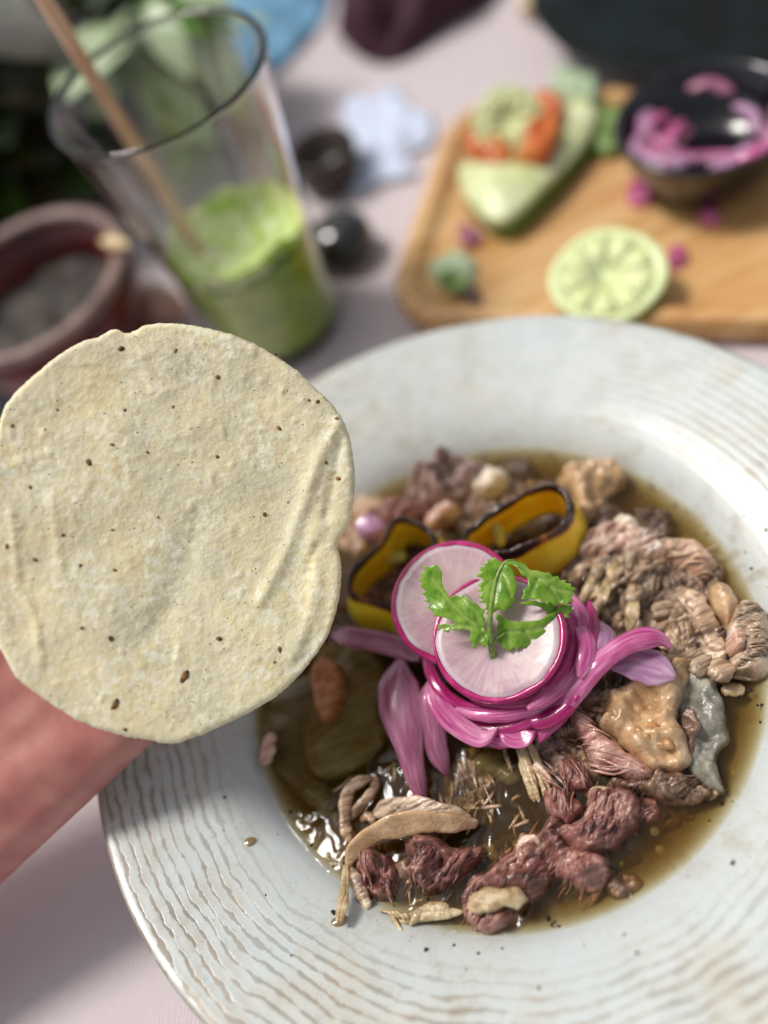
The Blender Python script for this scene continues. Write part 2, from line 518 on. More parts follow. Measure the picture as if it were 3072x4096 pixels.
prof = [(0.0, 0.004), (0.05, 0.0045), (0.052, 0.0), (0.056, 0.0), (0.060, 0.006), (0.085, 0.0155), (0.098, 0.028), (0.110, 0.0345), (0.134, 0.0418), (0.1395, 0.0436), (0.1404, 0.0450), (0.1400, 0.0460)]
prof += [tuple(p) for p in top]
def pw(r, z, a):
    if r < 0.09 or z < 0.03: return (0.0, 0.0)
    k = min(1, (r - 0.09) / 0.01)
    return (0.0003 * math.sin(3 * a + 1) * k, k * (0.00004 * math.sin(r * 285 * 2 * math.pi + 4 * nz(math.cos(a), math.sin(a), r * 8, 2)) + 0.00035 * nz(math.cos(a) * 1.5, math.sin(a) * 1.5, r * 20, 2)))
plate = lathe('plate', prof, glaze, seg=256, wob=pw)
tag(plate, 'wide rimmed off-white stoneware plate with broken brown rings, holding the stew', 'plate')

# ------------------------------------------------------------------ broth
ZS = 0.0278
M = Mat('broth', '4a3814', 0.05)
t = M.t; M.n.remove(M.b)
out = [n for n in M.n if n.type == 'OUTPUT_MATERIAL'][0]
tr = M.node('ShaderNodeBsdfTransparent', i_Color=(0.98, 0.97, 0.93, 1))
gl = M.node('ShaderNodeBsdfGlossy', i_Roughness=0.05)
mx0 = tr
fr = M.node('ShaderNodeFresnel', i_IOR=1.36)
bp = M.node('ShaderNodeBump', i_Height=M.noise(110, 2, 0.5, None, 0.8), i_Distance=0.0016, i_Strength=0.5)
for nd in (gl, fr): t.links.new(bp.outputs[0], nd.inputs['Normal'])
mx = M.node('ShaderNodeMixShader'); t.links.new(M.math('MULTIPLY', fr.outputs[0], M.math('SUBTRACT', 1.0, M.node('ShaderNodeNewGeometry').outputs['Backfacing'])), mx.inputs[0]); t.links.new(mx0.outputs[0], mx.inputs[1]); t.links.new(gl.outputs[0], mx.inputs[2])
t.links.new(mx.outputs[0], out.inputs['Surface'])
va = M.node('ShaderNodeVolumeAbsorption', i_Color=(0.77, 0.585, 0.18, 1), i_Density=340.0)
vsn = M.node('ShaderNodeVolumeScatter', i_Color=lin('b89450'), i_Density=130.0, i_Anisotropy=0.2)
vad = M.node('ShaderNodeAddShader'); t.links.new(va.outputs[0], vad.inputs[0]); t.links.new(vsn.outputs[0], vad.inputs[1])
t.links.new(vad.outputs[0], out.inputs['Volume'])
brothm = M.m
n = 64
bprof = [(0.0, ZS)] + [(0.0878 * k / 40, ZS) for k in range(1, 41)] + [(0.0886, ZS + 0.0002), (0.0892, ZS - 0.0006)]
low = [(r + 0.0006 if r > .001 else 0.0, z - 0.0008) for r, z in ctrl if z < ZS - 0.0012]
bprof += low
def bw(r, z, a):
    if z < ZS - 0.0005 or r > 0.0875: return (0, 0)
    x, y = r * math.cos(a), r * math.sin(a)
    return (0, 0.00035 * nz(x * 60, y * 60, 5, 2))
broth = lathe('broth', bprof, brothm, seg=128, wob=bw)
tag(broth, 'glossy olive-brown broth filling the well of the plate', 'broth')

# ------------------------------------------------------------------ tortilla
TZ = 0.271
tc = at_depth((378, 1150), TZ)
tn = (CAM - tc).normalized()
tpl = Plane(tc, (tn + 0.05 * UP - 0.05 * RT).normalized(), RT)
M = Mat('masa', 'e3d6a8', 0.62)
co = M.co()
b1 = M.noise(45, 3); b2 = M.noise(330, 4, 0.72); b3 = M.noise(900, 3, 0.6)
c = M.mix(M.ramp(b1, (0.38, 0.0), (0.62, 1.0)), 'e0d7b5', 'f1e2b4')
flour = M.math('MULTIPLY', M.ramp(b2, (0.48, 0.0), (0.56, 1.0)), M.ramp(M.noise(60, 3, 0.6), (0.42, 0.15), (0.58, 1.0)))
c = M.mix(M.math('MULTIPLY', flour, 0.85), c, 'fcf4da')
c = M.mix(M.math('MULTIPLY', M.ramp(M.vor(420), (0.14, 0.8), (0.2, 0.0)), M.ramp(M.noise(150, 2), (0.5, 0.0), (0.6, 1.0))), c, 'faf3da')
d1 = M.math('MULTIPLY', M.ramp(M.node('ShaderNodeTexVoronoi', i_Vector=M.mapped((1, 1, 1)), i_Scale=170).outputs[0], (0.085, 1.0), (0.14, 0.0)), M.ramp(M.noise(140, 1), (0.62, 0.0), (0.65, 1.0)))
d2 = M.math('MULTIPLY', M.ramp(M.vor(520, M.mapped((1, 1.4, 1), (0, 0, 0.7))), (0.12, 1.0), (0.19, 0.0)), M.ramp(M.noise(210, 1), (0.57, 0.0), (0.61, 1.0)))
c = M.mix(M.math('MULTIPLY', d2, 0.85), c, '5d4528')
c = M.mix(M.math('MULTIPLY', d1, 0.9), c, '4a3520')
c = M.mix(M.math('MULTIPLY', M.ramp(M.noise(95, 2), (0.64, 0.0), (0.76, 1.0)), 0.35), c, 'c99a5a')
M.set('Base Color', c)
M.sss(0.3, (0.004, 0.0028, 0.0014))
M.bump(M.math('ADD', M.math('MULTIPLY', b2, 0.4), M.math('MULTIPLY', b3, 0.8)), 0.0006, 0.7)
masa = M.m
out_t = c3([(480, 147), (505, 140), (530, 142), (560, 156), (600, 142), (640, 124), (690, 113), (780, 112), (880, 125), (1000, 155), (1100, 190), (1200, 245), (1300, 312), (1380, 385), (1450, 450), (1505, 520), (1540, 600), (1558, 700), (1566, 800), (1560, 890), (1552, 950), (1540, 1000), (1512, 1040), (1492, 1075), (1492, 1105), (1505, 1160), (1508, 1230), (1495, 1330), (1470, 1430), (1430, 1515), (1370, 1600), (1300, 1680), (1220, 1750), (1120, 1810), (1000, 1870), (900, 1915), (800, 1950), (740, 1956), (680, 1946), (560, 1925), (480, 1905), (400, 1880), (320, 1840), (240, 1790), (160, 1732), (90, 1680), (40, 1600), (0, 1520), (-20, 1420), (-32, 1280), (-38, 1100), (-36, 900), (-22, 700), (2, 560), (22, 490), (80, 410), (180, 318), (280, 240), (380, 188), (440, 172)])
def ridge_fn(pts, plane, wdt, amp):
    L = resample(np.array([plane.px(p) for p in pts]), 0.002, False)
    def f(u, v):
        d = np.min((L[:, 0] - u) ** 2 + (L[:, 1] - v) ** 2)
        return amp * math.exp(-d / (wdt * wdt))
    return f
rd = [ridge_fn(c3([(1490, 560), (1420, 680), (1370, 800), (1330, 930), (1290, 1050), (1220, 1200), (1150, 1330)]), tpl, 0.0021, 0.0019),
      ridge_fn(c3([(1400, 1000), (1370, 1110), (1400, 1230), (1370, 1400), (1290, 1560)]), tpl, 0.0024, 0.0015),
      ridge_fn(c3([(1500, 620), (1470, 820), (1440, 960)]), tpl, 0.0016, -0.0013),
      ridge_fn(c3([(1395, 1090), (1370, 1150), (1360, 1200)]), tpl, 0.0012, -0.0016),
      ridge_fn(c3([(60, 950), (75, 1100), (80, 1270), (150, 1370), (175, 1480), (190, 1600)]), tpl, 0.0013, 0.0011),
      ridge_fn(c3([(230, 880), (250, 1000), (270, 1200)]), tpl, 0.0016, 0.0008),
      ridge_fn(c3([(600, 250), (660, 330), (720, 420)]), tpl, 0.0022, 0.0006),
      ridge_fn(c3([(860, 1000), (760, 1350), (640, 1500)]), tpl, 0.0040, -0.0012),
      ridge_fn(c3([(0, 760), (100, 720), (220, 680)]), tpl, 0.0014, 0.0008)]
def ttop(u, v, d):
    e = min(d / 0.0017, 1.0)
    k = 0.0011 * math.sqrt(1 - (1 - e) ** 2)
    k += (nz(u * 45, v * 45, 0.4, 2) * 0.0011 + nz(u * 260, v * 260, 1.4, 3) * 0.00012 + max(0, nz(u * 620, v * 620, 7.4, 2)) * 0.0003) * min(1, d / 0.003 + 0.3)
    bl = noise.noise(Vector((u * 330, v * 330, 11)))
    if bl > 0.3: k += (bl - 0.3) * 0.0010
    for r in rd: k += .6 * r(u, v)
    return k + 5.0 * (u * u + v * v) * 0.10
def tbot(u, v, d):
    e = min(d / 0.0017, 1.0)
    k = nz(u * 45, v * 45, 0.4, 2) * 0.0011
    for r in rd: k += r(u, v)
    return k - 0.0011 * math.sqrt(1 - (1 - e) ** 2) - 0.0002 + 0.5 * (u * u + v * v)
tort = patch('tortilla', out_t, tpl, 0.00085, ttop, tbot, masa, rough=0.0003)
tag(tort, 'round pale corn tortilla with dark flecks held up in a hand', 'tortilla')
# brown toasted bits baked into the face
M = Mat('toasted_bit', '5b3a1a', 0.5); M.set('Base Color', M.ramp(M.noise(600, 3), (0.35, '3a2512'), (0.65, '9a6a30'))); bitm = M.m
for k, (x, y, sx_, sy_, an_) in enumerate([(818, 1662, 34, 17, -60), (540, 226, 15, 13, 20), (497, 1495, 15, 12, 40), (1233, 573, 13, 8, 50), (1235, 1543, 16, 8, 80), (515, 1782, 26, 14, -60), (780, 235, 11, 7, -60), (398, 722, 16, 12, 70), (963, 348, 12, 10, 0), (140, 832, 10, 9, 10), (1400, 458, 10, 8, 0), (1363, 452, 8, 7, 0), (555, 492, 8, 7, 0), (655, 677, 9, 6, 30), (1170, 950, 14, 11, 30), (1482, 533, 9, 8, 0), (701, 962, 6, 8, 0), (160, 1150, 13, 9, 20), (62, 562, 9, 9, 0), (500, 1018, 9, 5, 0), (970, 1498, 15, 10, 30), (1217, 253, 9, 6, 50), (370, 1450, 10, 8, 0), (962, 697, 9, 7, 0), (1438, 726, 8, 7, 0), (360, 1175, 8, 9, 0), (510, 1195, 12, 7, 10), (500, 645, 12, 6, 20), (1490, 795, 12, 9, 30), (40, 1090, 10, 14, 0), (285, 1042, 9, 8, 0), (560, 1893, 9, 7, 0)]):
    pts = []
    for j in range(9):
        a_ = 2 * math.pi * j / 9; q = 0.8 + 0.4 * random.random()
        px_, py_ = sx_ * math.cos(a_) * q, sy_ * math.sin(a_) * q
        pts.append((x + px_ * math.cos(R(an_)) - py_ * math.sin(R(an_)), y + px_ * math.sin(R(an_)) + py_ * math.cos(R(an_))))
    uv0 = tpl.px(c3([(x, y)])[0])
    hh = ttop(uv0[0], uv0[1], 0.01)
    patch('toasted_fleck', c3(pts), tpl, 0.0006, lambda u, v, d: ttop(u, v, 0.01) + 0.00012 + 0.0001 * min(1, d / 0.0004), lambda u, v, d: ttop(u, v, 0.01) - 0.0004, bitm, tort, smooth_n=3)

# ------------------------------------------------------------------ hand behind the tortilla
M = Mat('skin', 'c58b7c', 0.48)
c = M.ramp(M.noise(55, 3, 0.5), (0.3, 'a8675f'), (0.5, 'bd8076'), (0.7, 'cd978a'))
c = M.mix(M.ramp(M.noise(35, 2), (0.45, 0.0), (0.7, 0.4)), c, 'b0645f')
M.set('Base Color', c); M.sss(0.35, (0.006, 0.0022, 0.0012))
M.bump(M.math('ADD', M.vor(700), M.math('MULTIPLY', M.noise(160, 3), 1.2)), 0.00012, 0.25)
skin = M.m
bm = bmesh.new()
def blob(p, q, r0, r1, n=7):
    p, q = Vector(p), Vector(q)
    for k in range(n + 1):
        s = k / n
        bmesh.ops.create_icosphere(bm, subdivisions=3, radius=r0 + (r1 - r0) * s, matrix=Matrix.Translation(p.lerp(q, s)))
def HP(x, y, off): return at_depth((x, y), TZ + off - 0.0006)
def flatblob(p, q, r0, r1, n=10): blob(p, q, r0, r1, n)
MM = 0.000141                                       # metres per pixel at this distance
# palm: rays from wrist to each knuckle, the edge on the little-finger side lies along the visible outline
wr = [(-300, 2050), (-340, 2005), (-380, 1960), (-415, 1920), (-450, 1880), (-485, 1845), (-520, 1810)]
kn = [(335, 1500), (285, 1448), (235, 1395), (178, 1345), (120, 1295), (62, 1248), (5, 1200)]
for (a_, b_) in zip(wr, kn):
    blob(HP(a_[0], a_[1], 0.030), HP(b_[0], b_[1], 0.0155), 0.0165, 0.0112, 16)
blob(HP(-330, 1960, 0.024), HP(60, 1660, 0.0205), 0.0165, 0.0150, 10)      # heel of the hand
blob(HP(60, 1660, 0.0205), HP(240, 1555, 0.0185), 0.0150, 0.0132, 8)
blob(HP(-480, 1700, 0.024), HP(-230, 1500, 0.021), 0.018, 0.015, 8)         # ball of the thumb
def finger(base, segs, r):
    p = base
    for (q, r1) in segs:
        blob(p, q, r, r1, 8); p = q; r = r1
finger(HP(335, 1500, 0.0155), [(HP(475, 1370, 0.0120), 0.0078), (HP(565, 1270, 0.0125), 0.0070), (HP(620, 1200, 0.014), 0.0058)], 0.0088)
finger(HP(235, 1395, 0.0155), [(HP(420, 1200, 0.0120), 0.0084), (HP(530, 1080, 0.0125), 0.0075), (HP(600, 1000, 0.015), 0.0062)], 0.0092)
finger(HP(120, 1295, 0.0155), [(HP(310, 1080, 0.0120), 0.0088), (HP(430, 950, 0.0125), 0.0078), (HP(500, 870, 0.015), 0.0064)], 0.0096)
finger(HP(5, 1200, 0.0155), [(HP(170, 1000, 0.0120), 0.0086), (HP(270, 880, 0.0125), 0.0076), (HP(335, 800, 0.015), 0.0063)], 0.0094)
finger(HP(-260, 1530, 0.020), [(HP(-190, 1300, 0.012), 0.0100), (HP(-110, 1150, 0.002), 0.0088), (HP(-70, 1060, -0.0035), 0.0072)], 0.0120)
blob(HP(-420, 1960, 0.030), HP(-760, 2300, 0.045), 0.0235, 0.027, 12)       # wrist and forearm
blob(HP(-340, 2010, 0.030), HP(-700, 2380, 0.045), 0.0225, 0.027, 12)
me = bpy.data.meshes.new('hand'); bm.to_mesh(me); bm.free()
hand = bpy.data.objects.new('hand', me); COL.objects.link(hand)
me.materials.append(skin)
rm = hand.modifiers.new('remesh', 'REMESH'); rm.mode = 'VOXEL'; rm.voxel_size = 0.0013; rm.use_smooth_shade = True
sm = hand.modifiers.new('smooth', 'SMOOTH'); sm.factor = 0.6; sm.iterations = 36
dg = bpy.context.evaluated_depsgraph_get()
me2 = bpy.data.meshes.new_from_object(hand.evaluated_get(dg))
hand.modifiers.clear(); hand.data = me2
me2.polygons.foreach_set('use_smooth', [True] * len(me2.polygons))
tag(hand, 'bare left hand reaching in to hold the tortilla from behind', 'hand')

# ------------------------------------------------------------------ stew: meats
RED = meat_mat('red_meat', '4a2822', '8a564c', 'b5867a', None, 0.42, 0.2)
REDF = meat_mat('red_meat_fibre', '4f2a24', '925d53', 'bf9384', 20, 0.42, 0.22)
PINK = meat_mat('pink_meat', '8a564c', 'bf8d80', 'e0b9aa', -40, 0.34, 0.4, speck=False)
PINKH = meat_mat('pink_meat_pale', '946a58', 'd8ae98', 'f2d8c6', 5, 0.34, 0.4)
TAN = meat_mat('tan_meat', '70543a', 'c6a484', 'ecd4b8', 60, 0.33, 0.45)
TANS = meat_mat('tan_skin', 'a8845c', 'c9a57c', 'dfc09a', None, 0.25, 0.6, sc=0.5)
STR = meat_mat('stringy_meat', '54402e', 'b79a7c', 'e8d2b6', 75, 0.33, 0.5)
GRY = meat_mat('grey_fat', '77756b', '9a978a', 'b9b5a6', None, 0.2, 0.7, sc=0.4, ssw=0.5)
BRN = meat_mat('brown_meat', '4a3226', '7a5a48', 'a58467', None, 0.35, 0.4)
FIB = meat_mat('meat_fibre', '9c8056', 'c4aa80', 'ddcba4', None, 0.35, 0.3, speck=False)
PALE = meat_mat('pale_fat', 'c9b49a', 'e0d0ba', 'efe5d5', None, 0.3, 0.5, speck=False)
DRK = meat_mat('sunken_meat', '2e1c12', '4a3020', '6a4c34', None, 0.4, 0.3)

# sunken dark pieces under the surface
UND = meat_mat('heap_meat', '3a281c', '836650', 'c0a488', 65, .33, .5)
for k, (cx, cy, rx, ry, hz, mt, fb) in enumerate([
        (1050, 1090, 130, 75, .0285, BRN, None), (1360, 1150, 120, 60, .0272, DRK, None), (880, 1180, 100, 80, .0280, BRN, 40), (1300, 1290, 130, 90, .0305, UND, 60),
        (960, 1600, 110, 80, .0262, DRK, None), (1180, 1540, 120, 80, .0290, UND, 80), (1310, 1440, 110, 90, .0300, UND, 45), (880, 1780, 100, 60, .0275, DRK, None),
        (1110, 1850, 110, 60, .0240, DRK, None), (1400, 1740, 120, 80, .0225, BRN, None), (760, 1500, 110, 110, .0235, DRK, None), (1290, 1860, 100, 50, .0220, DRK, None),
        (900, 1350, 100, 80, .0290, BRN, None), (1080, 1330, 120, 120, .0310, UND, None), (1460, 1290, 120, 110, .0302, UND, 70), (1560, 1380, 80, 90, .0292, UND, 20),
        (1230, 1650, 110, 70, .0282, BRN, None), (1000, 1700, 80, 70, .0268, UND, 80), (800, 1130, 60, 60, .0290, TAN, None), (1240, 1400, 90, 80, .0320, UND, 50), (1150, 1100, 90, 60, .0280, DRK, None)]):
    pts = [(cx + rx * math.cos(a) * (0.8 + 0.35 * random.random()), cy + ry * math.sin(a) * (0.8 + 0.35 * random.random())) for a in np.linspace(0, 2 * math.pi, 13)[:-1]]
    tag(chunk('meat_chunk', pts, hz - 0.005, 0.005, mt, seed=k * 1.7, step=0.0009, dep=0.003, rough=.004, fib=fb, famp=.0016, lump=.0014), 'brown meat lying in the broth beneath the heaped pieces', 'meat', 'meat beneath the heap')

def meat(nm, outl, z, h, mat, label, cat='meat', **kw):
    kw.setdefault('rough', .0028)
    if mat in (RED, REDF): kw.setdefault('strands', .5)
    sc_ = kw.pop('sc', 1.08); cx_ = sum(p[0] for p in outl) / len(outl); cy_ = sum(p[1] for p in outl) / len(outl)
    outl = [(cx_ + (x - cx_) * sc_, cy_ + (y - cy_) * sc_) for x, y in outl]
    o = chunk(nm, outl, z, h, mat, **kw)
    return tag(o, label, cat)
Z = ZS - .0014
# lower left: curled skin with red meat inside
meat('meat_chunk', c6([(640, 1385), (690, 1312), (740, 1330), (800, 1368), (880, 1400), (905, 1480), (920, 1560), (860, 1640), (780, 1622), (720, 1560), (655, 1460)]), Z - .001, .0065, RED, 'small knobbly red meat chunk inside the curled skin', seed=1.1, edge=.005, lump=.003, fib=70, famp=.0009)
meat('meat_chunk', c6([(980, 1295), (1060, 1280), (1160, 1318), (1240, 1350), (1390, 1320), (1402, 1370), (1350, 1440), (1290, 1490), (1220, 1560), (1120, 1592), (1040, 1562), (1000, 1500), (1012, 1420), (990, 1350)]), Z, .0075, RED, 'crumbly red meat chunk under the arch of curled skin', seed=2.3, edge=.006, lump=.003, fib=25, famp=.0009)
meat('meat_chunk', c6([(860, 1440), (960, 1400), (1010, 1460), (1010, 1560), (960, 1640), (890, 1650), (850, 1560)]), Z - .0025, .006, BRN, 'brown meat scrap wedged between two red chunks', seed=3.3)
arch = [(612, 1440, .0015), (640, 1350, .005), (720, 1265, .009), (830, 1205, .0118), (970, 1165, .0125), (1110, 1163, .0115), (1260, 1172, .0085), (1370, 1180, .004)]
o = sweep('curled_skin', [at_z(c6([(x, y)])[0], Z + h) for x, y, h in arch], [.004, .0065, .0075, .008, .0075, .0065, .005], [.0024, .0034, .0036, .003], TANS, up=(0, -.75, .65), curl=.35, wob=.2, taper=(.5, .6))
tag(o, 'arched strip of tan skin curled over the red meat chunks', 'skin')
o = sweep('curled_skin', [at_z(c6([(x, y)])[0], Z + h) for x, y, h in [(760, 1130, .002), (850, 1085, .0045), (960, 1068, .006), (1090, 1092, .0065), (1220, 1125, .006), (1340, 1150, .003)]], .0062, .0025, STR, up=(0, -.3, .9), curl=.25, wob=.2)
tag(o, 'greyish skin flap lying along the back of the arched strip', 'skin')
for k, (pts, wd_, lb) in enumerate([
    ([(632, 1290, .003), (600, 1220, .005), (590, 1120, .006), (605, 1010, .006), (650, 945, .005), (750, 905, .003)], .0042, 'thin looped strip of skin standing in the broth'),
    ([(780, 905, .002), (770, 960, .004), (710, 1040, .005), (650, 1110, .004), (615, 1150, .002)], .0034, 'short strip of skin closing the looped one'),
    ([(690, 1160, .001), (730, 1130, .003), (770, 1180, .002)], .003, 'little tan skin scrap between loop and arch')]):
    tag(sweep('skin_strip', [at_z(c6([(x, y)])[0], Z + h) for x, y, h in pts], wd_, .0022, TAN, up=(.3, -.5, .8), wob=.25, seed=k), lb, 'skin')
# fibres
def fibre(pts_c, zs, wd_, mat, lb=None, grp=None, th=None, nm='meat_fibre'):
    P3 = [at_z(p, z) for p, z in zip(pts_c, zs)]
    o = sweep(nm, P3, wd_, th or wd_ * 0.6, mat, ns=8, wob=.3, seed=len(bpy.data.objects) * .37, taper=(.2, .2))
    return tag(o, lb or 'single pale strand of shredded meat in the broth', 'meat fibre', grp or 'loose meat fibres')
fibre(c6([(632, 1440), (660, 1520), (700, 1610), (735, 1690)]), [Z + .003, Z + .004, Z + .0035, Z + .003], .0042, STR, 'flat brown strip hanging beside the small knobbly chunk')
for k in range(9):
    j = (random.random() - .5) * 26
    fibre(c6([(830 + 20 * k + j, 1745 + 4 * k + j), (950 + 14 * k, 1742 - 6 * k + j), (1120 + 8 * k, 1720 - 5 * k + j), (1300 - 12 * k, 1700 - 2 * k + j * .6)]), [Z + .0018 + .0003 * k, Z + .003, Z + .0032, Z + .002], .0024 + .0012 * random.random(), FIB, 'pale strand in the bundle resting on the plate wall', 'bundle of pale fibres')
for k in range(5):
    a0 = random.uniform(0, 1)
    fibre(c6([(790 + 30 * k, 1690 + 8 * k), (850 + 26 * k, 1700 + 12 * k * a0), (900 + 18 * k, 1740 + 30 * a0)]), [Z + .003, Z + .0052, Z + .004], .0011, FIB, 'thin hair-like strand over the pale bundle', 'thin strands over the bundle')
fibre(c6([(858, 1690), (890, 1760), (945, 1835)]), [Z + .004, Z + .0046, Z + .0045], .0013, FIB, 'thin strand poking out over the plate wall')
for k in range(5):
    x = 560 + 12 * k
    fibre(c6([(585 + 6 * k, 1420), (578 + 6 * k, 1540 + 12 * k), (x - 5, 1650), (540 + 8 * k, 1760)]), [.0295, .0335, .0366, .0389], .0013 + .0006 * (k % 2), FIB, 'wet strand trailing down from the broth over the rim', 'strands trailing over the rim')
# lower middle: long red chunk
meat('meat_chunk', c7([(100, 1170), (150, 1062), (230, 1020), (330, 922), (390, 850), (450, 880), (520, 760), (570, 740), (600, 830), (680, 920), (740, 960), (792, 1010), (800, 1060), (722, 1130), (640, 1108), (560, 1072), (480, 1150), (400, 1220), (330, 1282), (220, 1330), (150, 1302), (110, 1250)]), Z - .001, .0075, REDF, 'long pinkish red meat chunk with a pale sliver on its end', seed=4.1, edge=.007, lump=.003, fib=30)
fibre(c7([(95, 1216), (170, 1180), (290, 1158), (402, 1170)]), [Z + .006, Z + .0085, Z + .009, Z + .006], .0062, FIB, 'broad pale sliver lying across the end of the long red chunk', th=.0024)
meat('fat_lump', c7([(365, 900), (390, 860), (430, 870), (440, 920), (410, 960), (375, 945)]), Z + .004, .0035, PINKH, 'small rounded pink fat lump on the long red chunk', 'meat', edge=.003, seed=.3)
meat('meat_chunk', c7([(590, 790), (680, 770), (740, 690), (722, 640), (760, 610), (860, 620), (960, 650), (975, 710), (960, 780), (900, 850), (850, 900), (740, 926), (680, 900), (612, 850)]), Z, .0075, REDF, 'broad red meat chunk with a straight torn groove', seed=5.2, edge=.006, fib=35, famp=.0012)
meat('meat_chunk', c7([(500, 622), (560, 596), (640, 620), (700, 680), (690, 722), (620, 772), (560, 742), (520, 690)]), Z + .0005, .0065, RED, 'small squarish red meat chunk touching the broad grooved one', seed=6.4, edge=.005, fib=60, famp=.0009)
meat('meat_chunk', c7([(930, 640), (1040, 640), (1090, 700), (1080, 770), (990, 800), (920, 840), (900, 760)]), Z - .0042, .0038, RED, 'dark red meat chunk sinking into the broth behind the grooved one', seed=6.9, edge=.005, fib=20, famp=.0009)
meat('meat_chunk', c7([(840, 1080), (930, 1060), (980, 1100), (930, 1150), (860, 1160)]), Z - .002, .003, BRN, 'little dark meat scrap by the edge of the broth', seed=8.4, edge=.004)
meat('meat_chunk', c7([(560, 470), (640, 440), (720, 500), (740, 590), (690, 640), (610, 610), (560, 550)]), Z - .001, .005, RED, 'glossy dark red piece tucked behind the pink spindle', seed=7.7, edge=.005, fib=80, famp=.0009)
# pink spindle muscles
meat('muscle', c7([(620, 240), (655, 196), (720, 240), (800, 300), (900, 390), (1000, 460), (1050, 512), (1000, 546), (930, 532), (850, 500), (770, 470), (700, 380), (650, 310)]), Z + .003, .0065, PINK, 'long smooth pink spindle of meat split by dark seams', strands=.3, seed=9.1, edge=.005, fib=-50, lump=.0008, ffreq=330)
meat('muscle', c7([(440, 482), (480, 474), (540, 530), (578, 578), (560, 592), (500, 560), (450, 520)]), Z + .002, .0045, PINKH, 'short pink spindle of meat with a pointed tip', seed=9.7, edge=.003, fib=-60, lump=.0006)
# tan skin piece, grey fat sheet and the square bit on it
o = meat('skin_piece', c7([(780, 262), (850, 180), (950, 90), (1050, 20), (1150, -42), (1240, -10), (1205, 120), (1185, 240), (1230, 330), (1250, 420), (1200, 480), (1100, 492), (1040, 480), (960, 420), (880, 340), (800, 300)]), Z + .003, .0068, TANS, 'large folded tan skin piece with a square scrap on it', 'skin', seed=10.4, edge=.008, lump=.0026, famp=.0004, crumb=.25)
meat('fat_sheet', c7([(1235, 2), (1335, 0), (1400, 100), (1430, 200), (1420, 320), (1388, 420), (1402, 500), (1420, 590), (1330, 562), (1240, 470), (1200, 330), (1185, 180)]), Z - .0005, .0042, GRY, 'grey translucent fat sheet sloping off the tan skin piece', 'fat', seed=11.4, edge=.006, lump=.0022, famp=.0002, crumb=.25)
meat('meat_scrap', c7([(965, 290), (1040, 240), (1110, 250), (1140, 302), (1172, 372), (1100, 386), (1020, 396), (985, 340)]), Z + .0088, .0028, meat_mat('orange_scrap', '9a6a3c', 'c08f58', 'd9b07c', None, .35, .4), 'square orange-brown scrap on the tan skin piece', 'meat', seed=12.1, edge=.003, dep=.002)
meat('meat_chunk', c7([(1210, 200), (1270, 190), (1290, 290), (1270, 420), (1220, 380), (1195, 290)]), Z + .003, .0032, BRN, 'brown vein of meat between tan skin and grey fat', seed=12.9, edge=.003)
meat('meat_chunk', c7([(840, 562), (920, 552), (1050, 542), (1080, 490), (1130, 530), (1200, 530), (1290, 580), (1340, 612), (1420, 592), (1330, 642), (1200, 652), (1100, 632), (960, 612), (860, 582)]), Z + .0005, .0052, BRN, 'knobbly brown gristle strip below the pink spindle', seed=13.5, edge=.004, lump=.003, fib=10, famp=.0009)
fibre(c7([(735, 596), (800, 598), (870, 612)]), [Z + .004, Z + .005, Z + .004], .0022, FIB, 'pale thin strand in front of the gristle strip')
# right side
meat('meat_chunk', c5([(1130, 970), (1165, 895), (1220, 880), (1300, 910), (1340, 1000), (1350, 1100), (1340, 1200), (1270, 1242), (1150, 1240), (1132, 1180), (1150, 1120), (1120, 1060)]), Z + .0005, .0085, meat_mat('block_meat', '5e4630', 'c0a084', 'e2c8aa', 28, .34, .45), 'coarse-grained tan meat block against the plate wall', seed=14.2, edge=.006, fib=-28, famp=.0008, ffreq=380, strands=1.3)
meat('muscle', c5([(1120, 1070), (1150, 980), (1200, 970), (1212, 1050), (1195, 1120), (1150, 1130)]), Z + .006, .004, PINKH, 'small mauve lump on the side of the coarse meat block', seed=14.9, edge=.004)
meat('muscle', c5([(1000, 792), (1060, 745), (1140, 760), (1182, 830), (1150, 910), (1112, 1000), (1090, 955), (1040, 900), (1005, 850)]), Z + .003, .0085, TANS, 'smooth tan teardrop of meat beside the coarse block', seed=15.3, edge=.008, lump=.0006, crumb=.25)
meat('muscle', c5([(745, 582), (800, 530), (900, 530), (980, 580), (1042, 660), (1012, 742), (930, 732), (840, 682), (770, 642)]), Z + .001, .0085, meat_mat('smooth_meat', '9a7558', 'c9a184', 'e0c0a4', -30, .32, .45, speck=False), 'broad smooth tan muscle behind the shredded meat', strands=.35, seed=15.9, edge=.009, fib=-32, lump=.0007, crumb=.25)
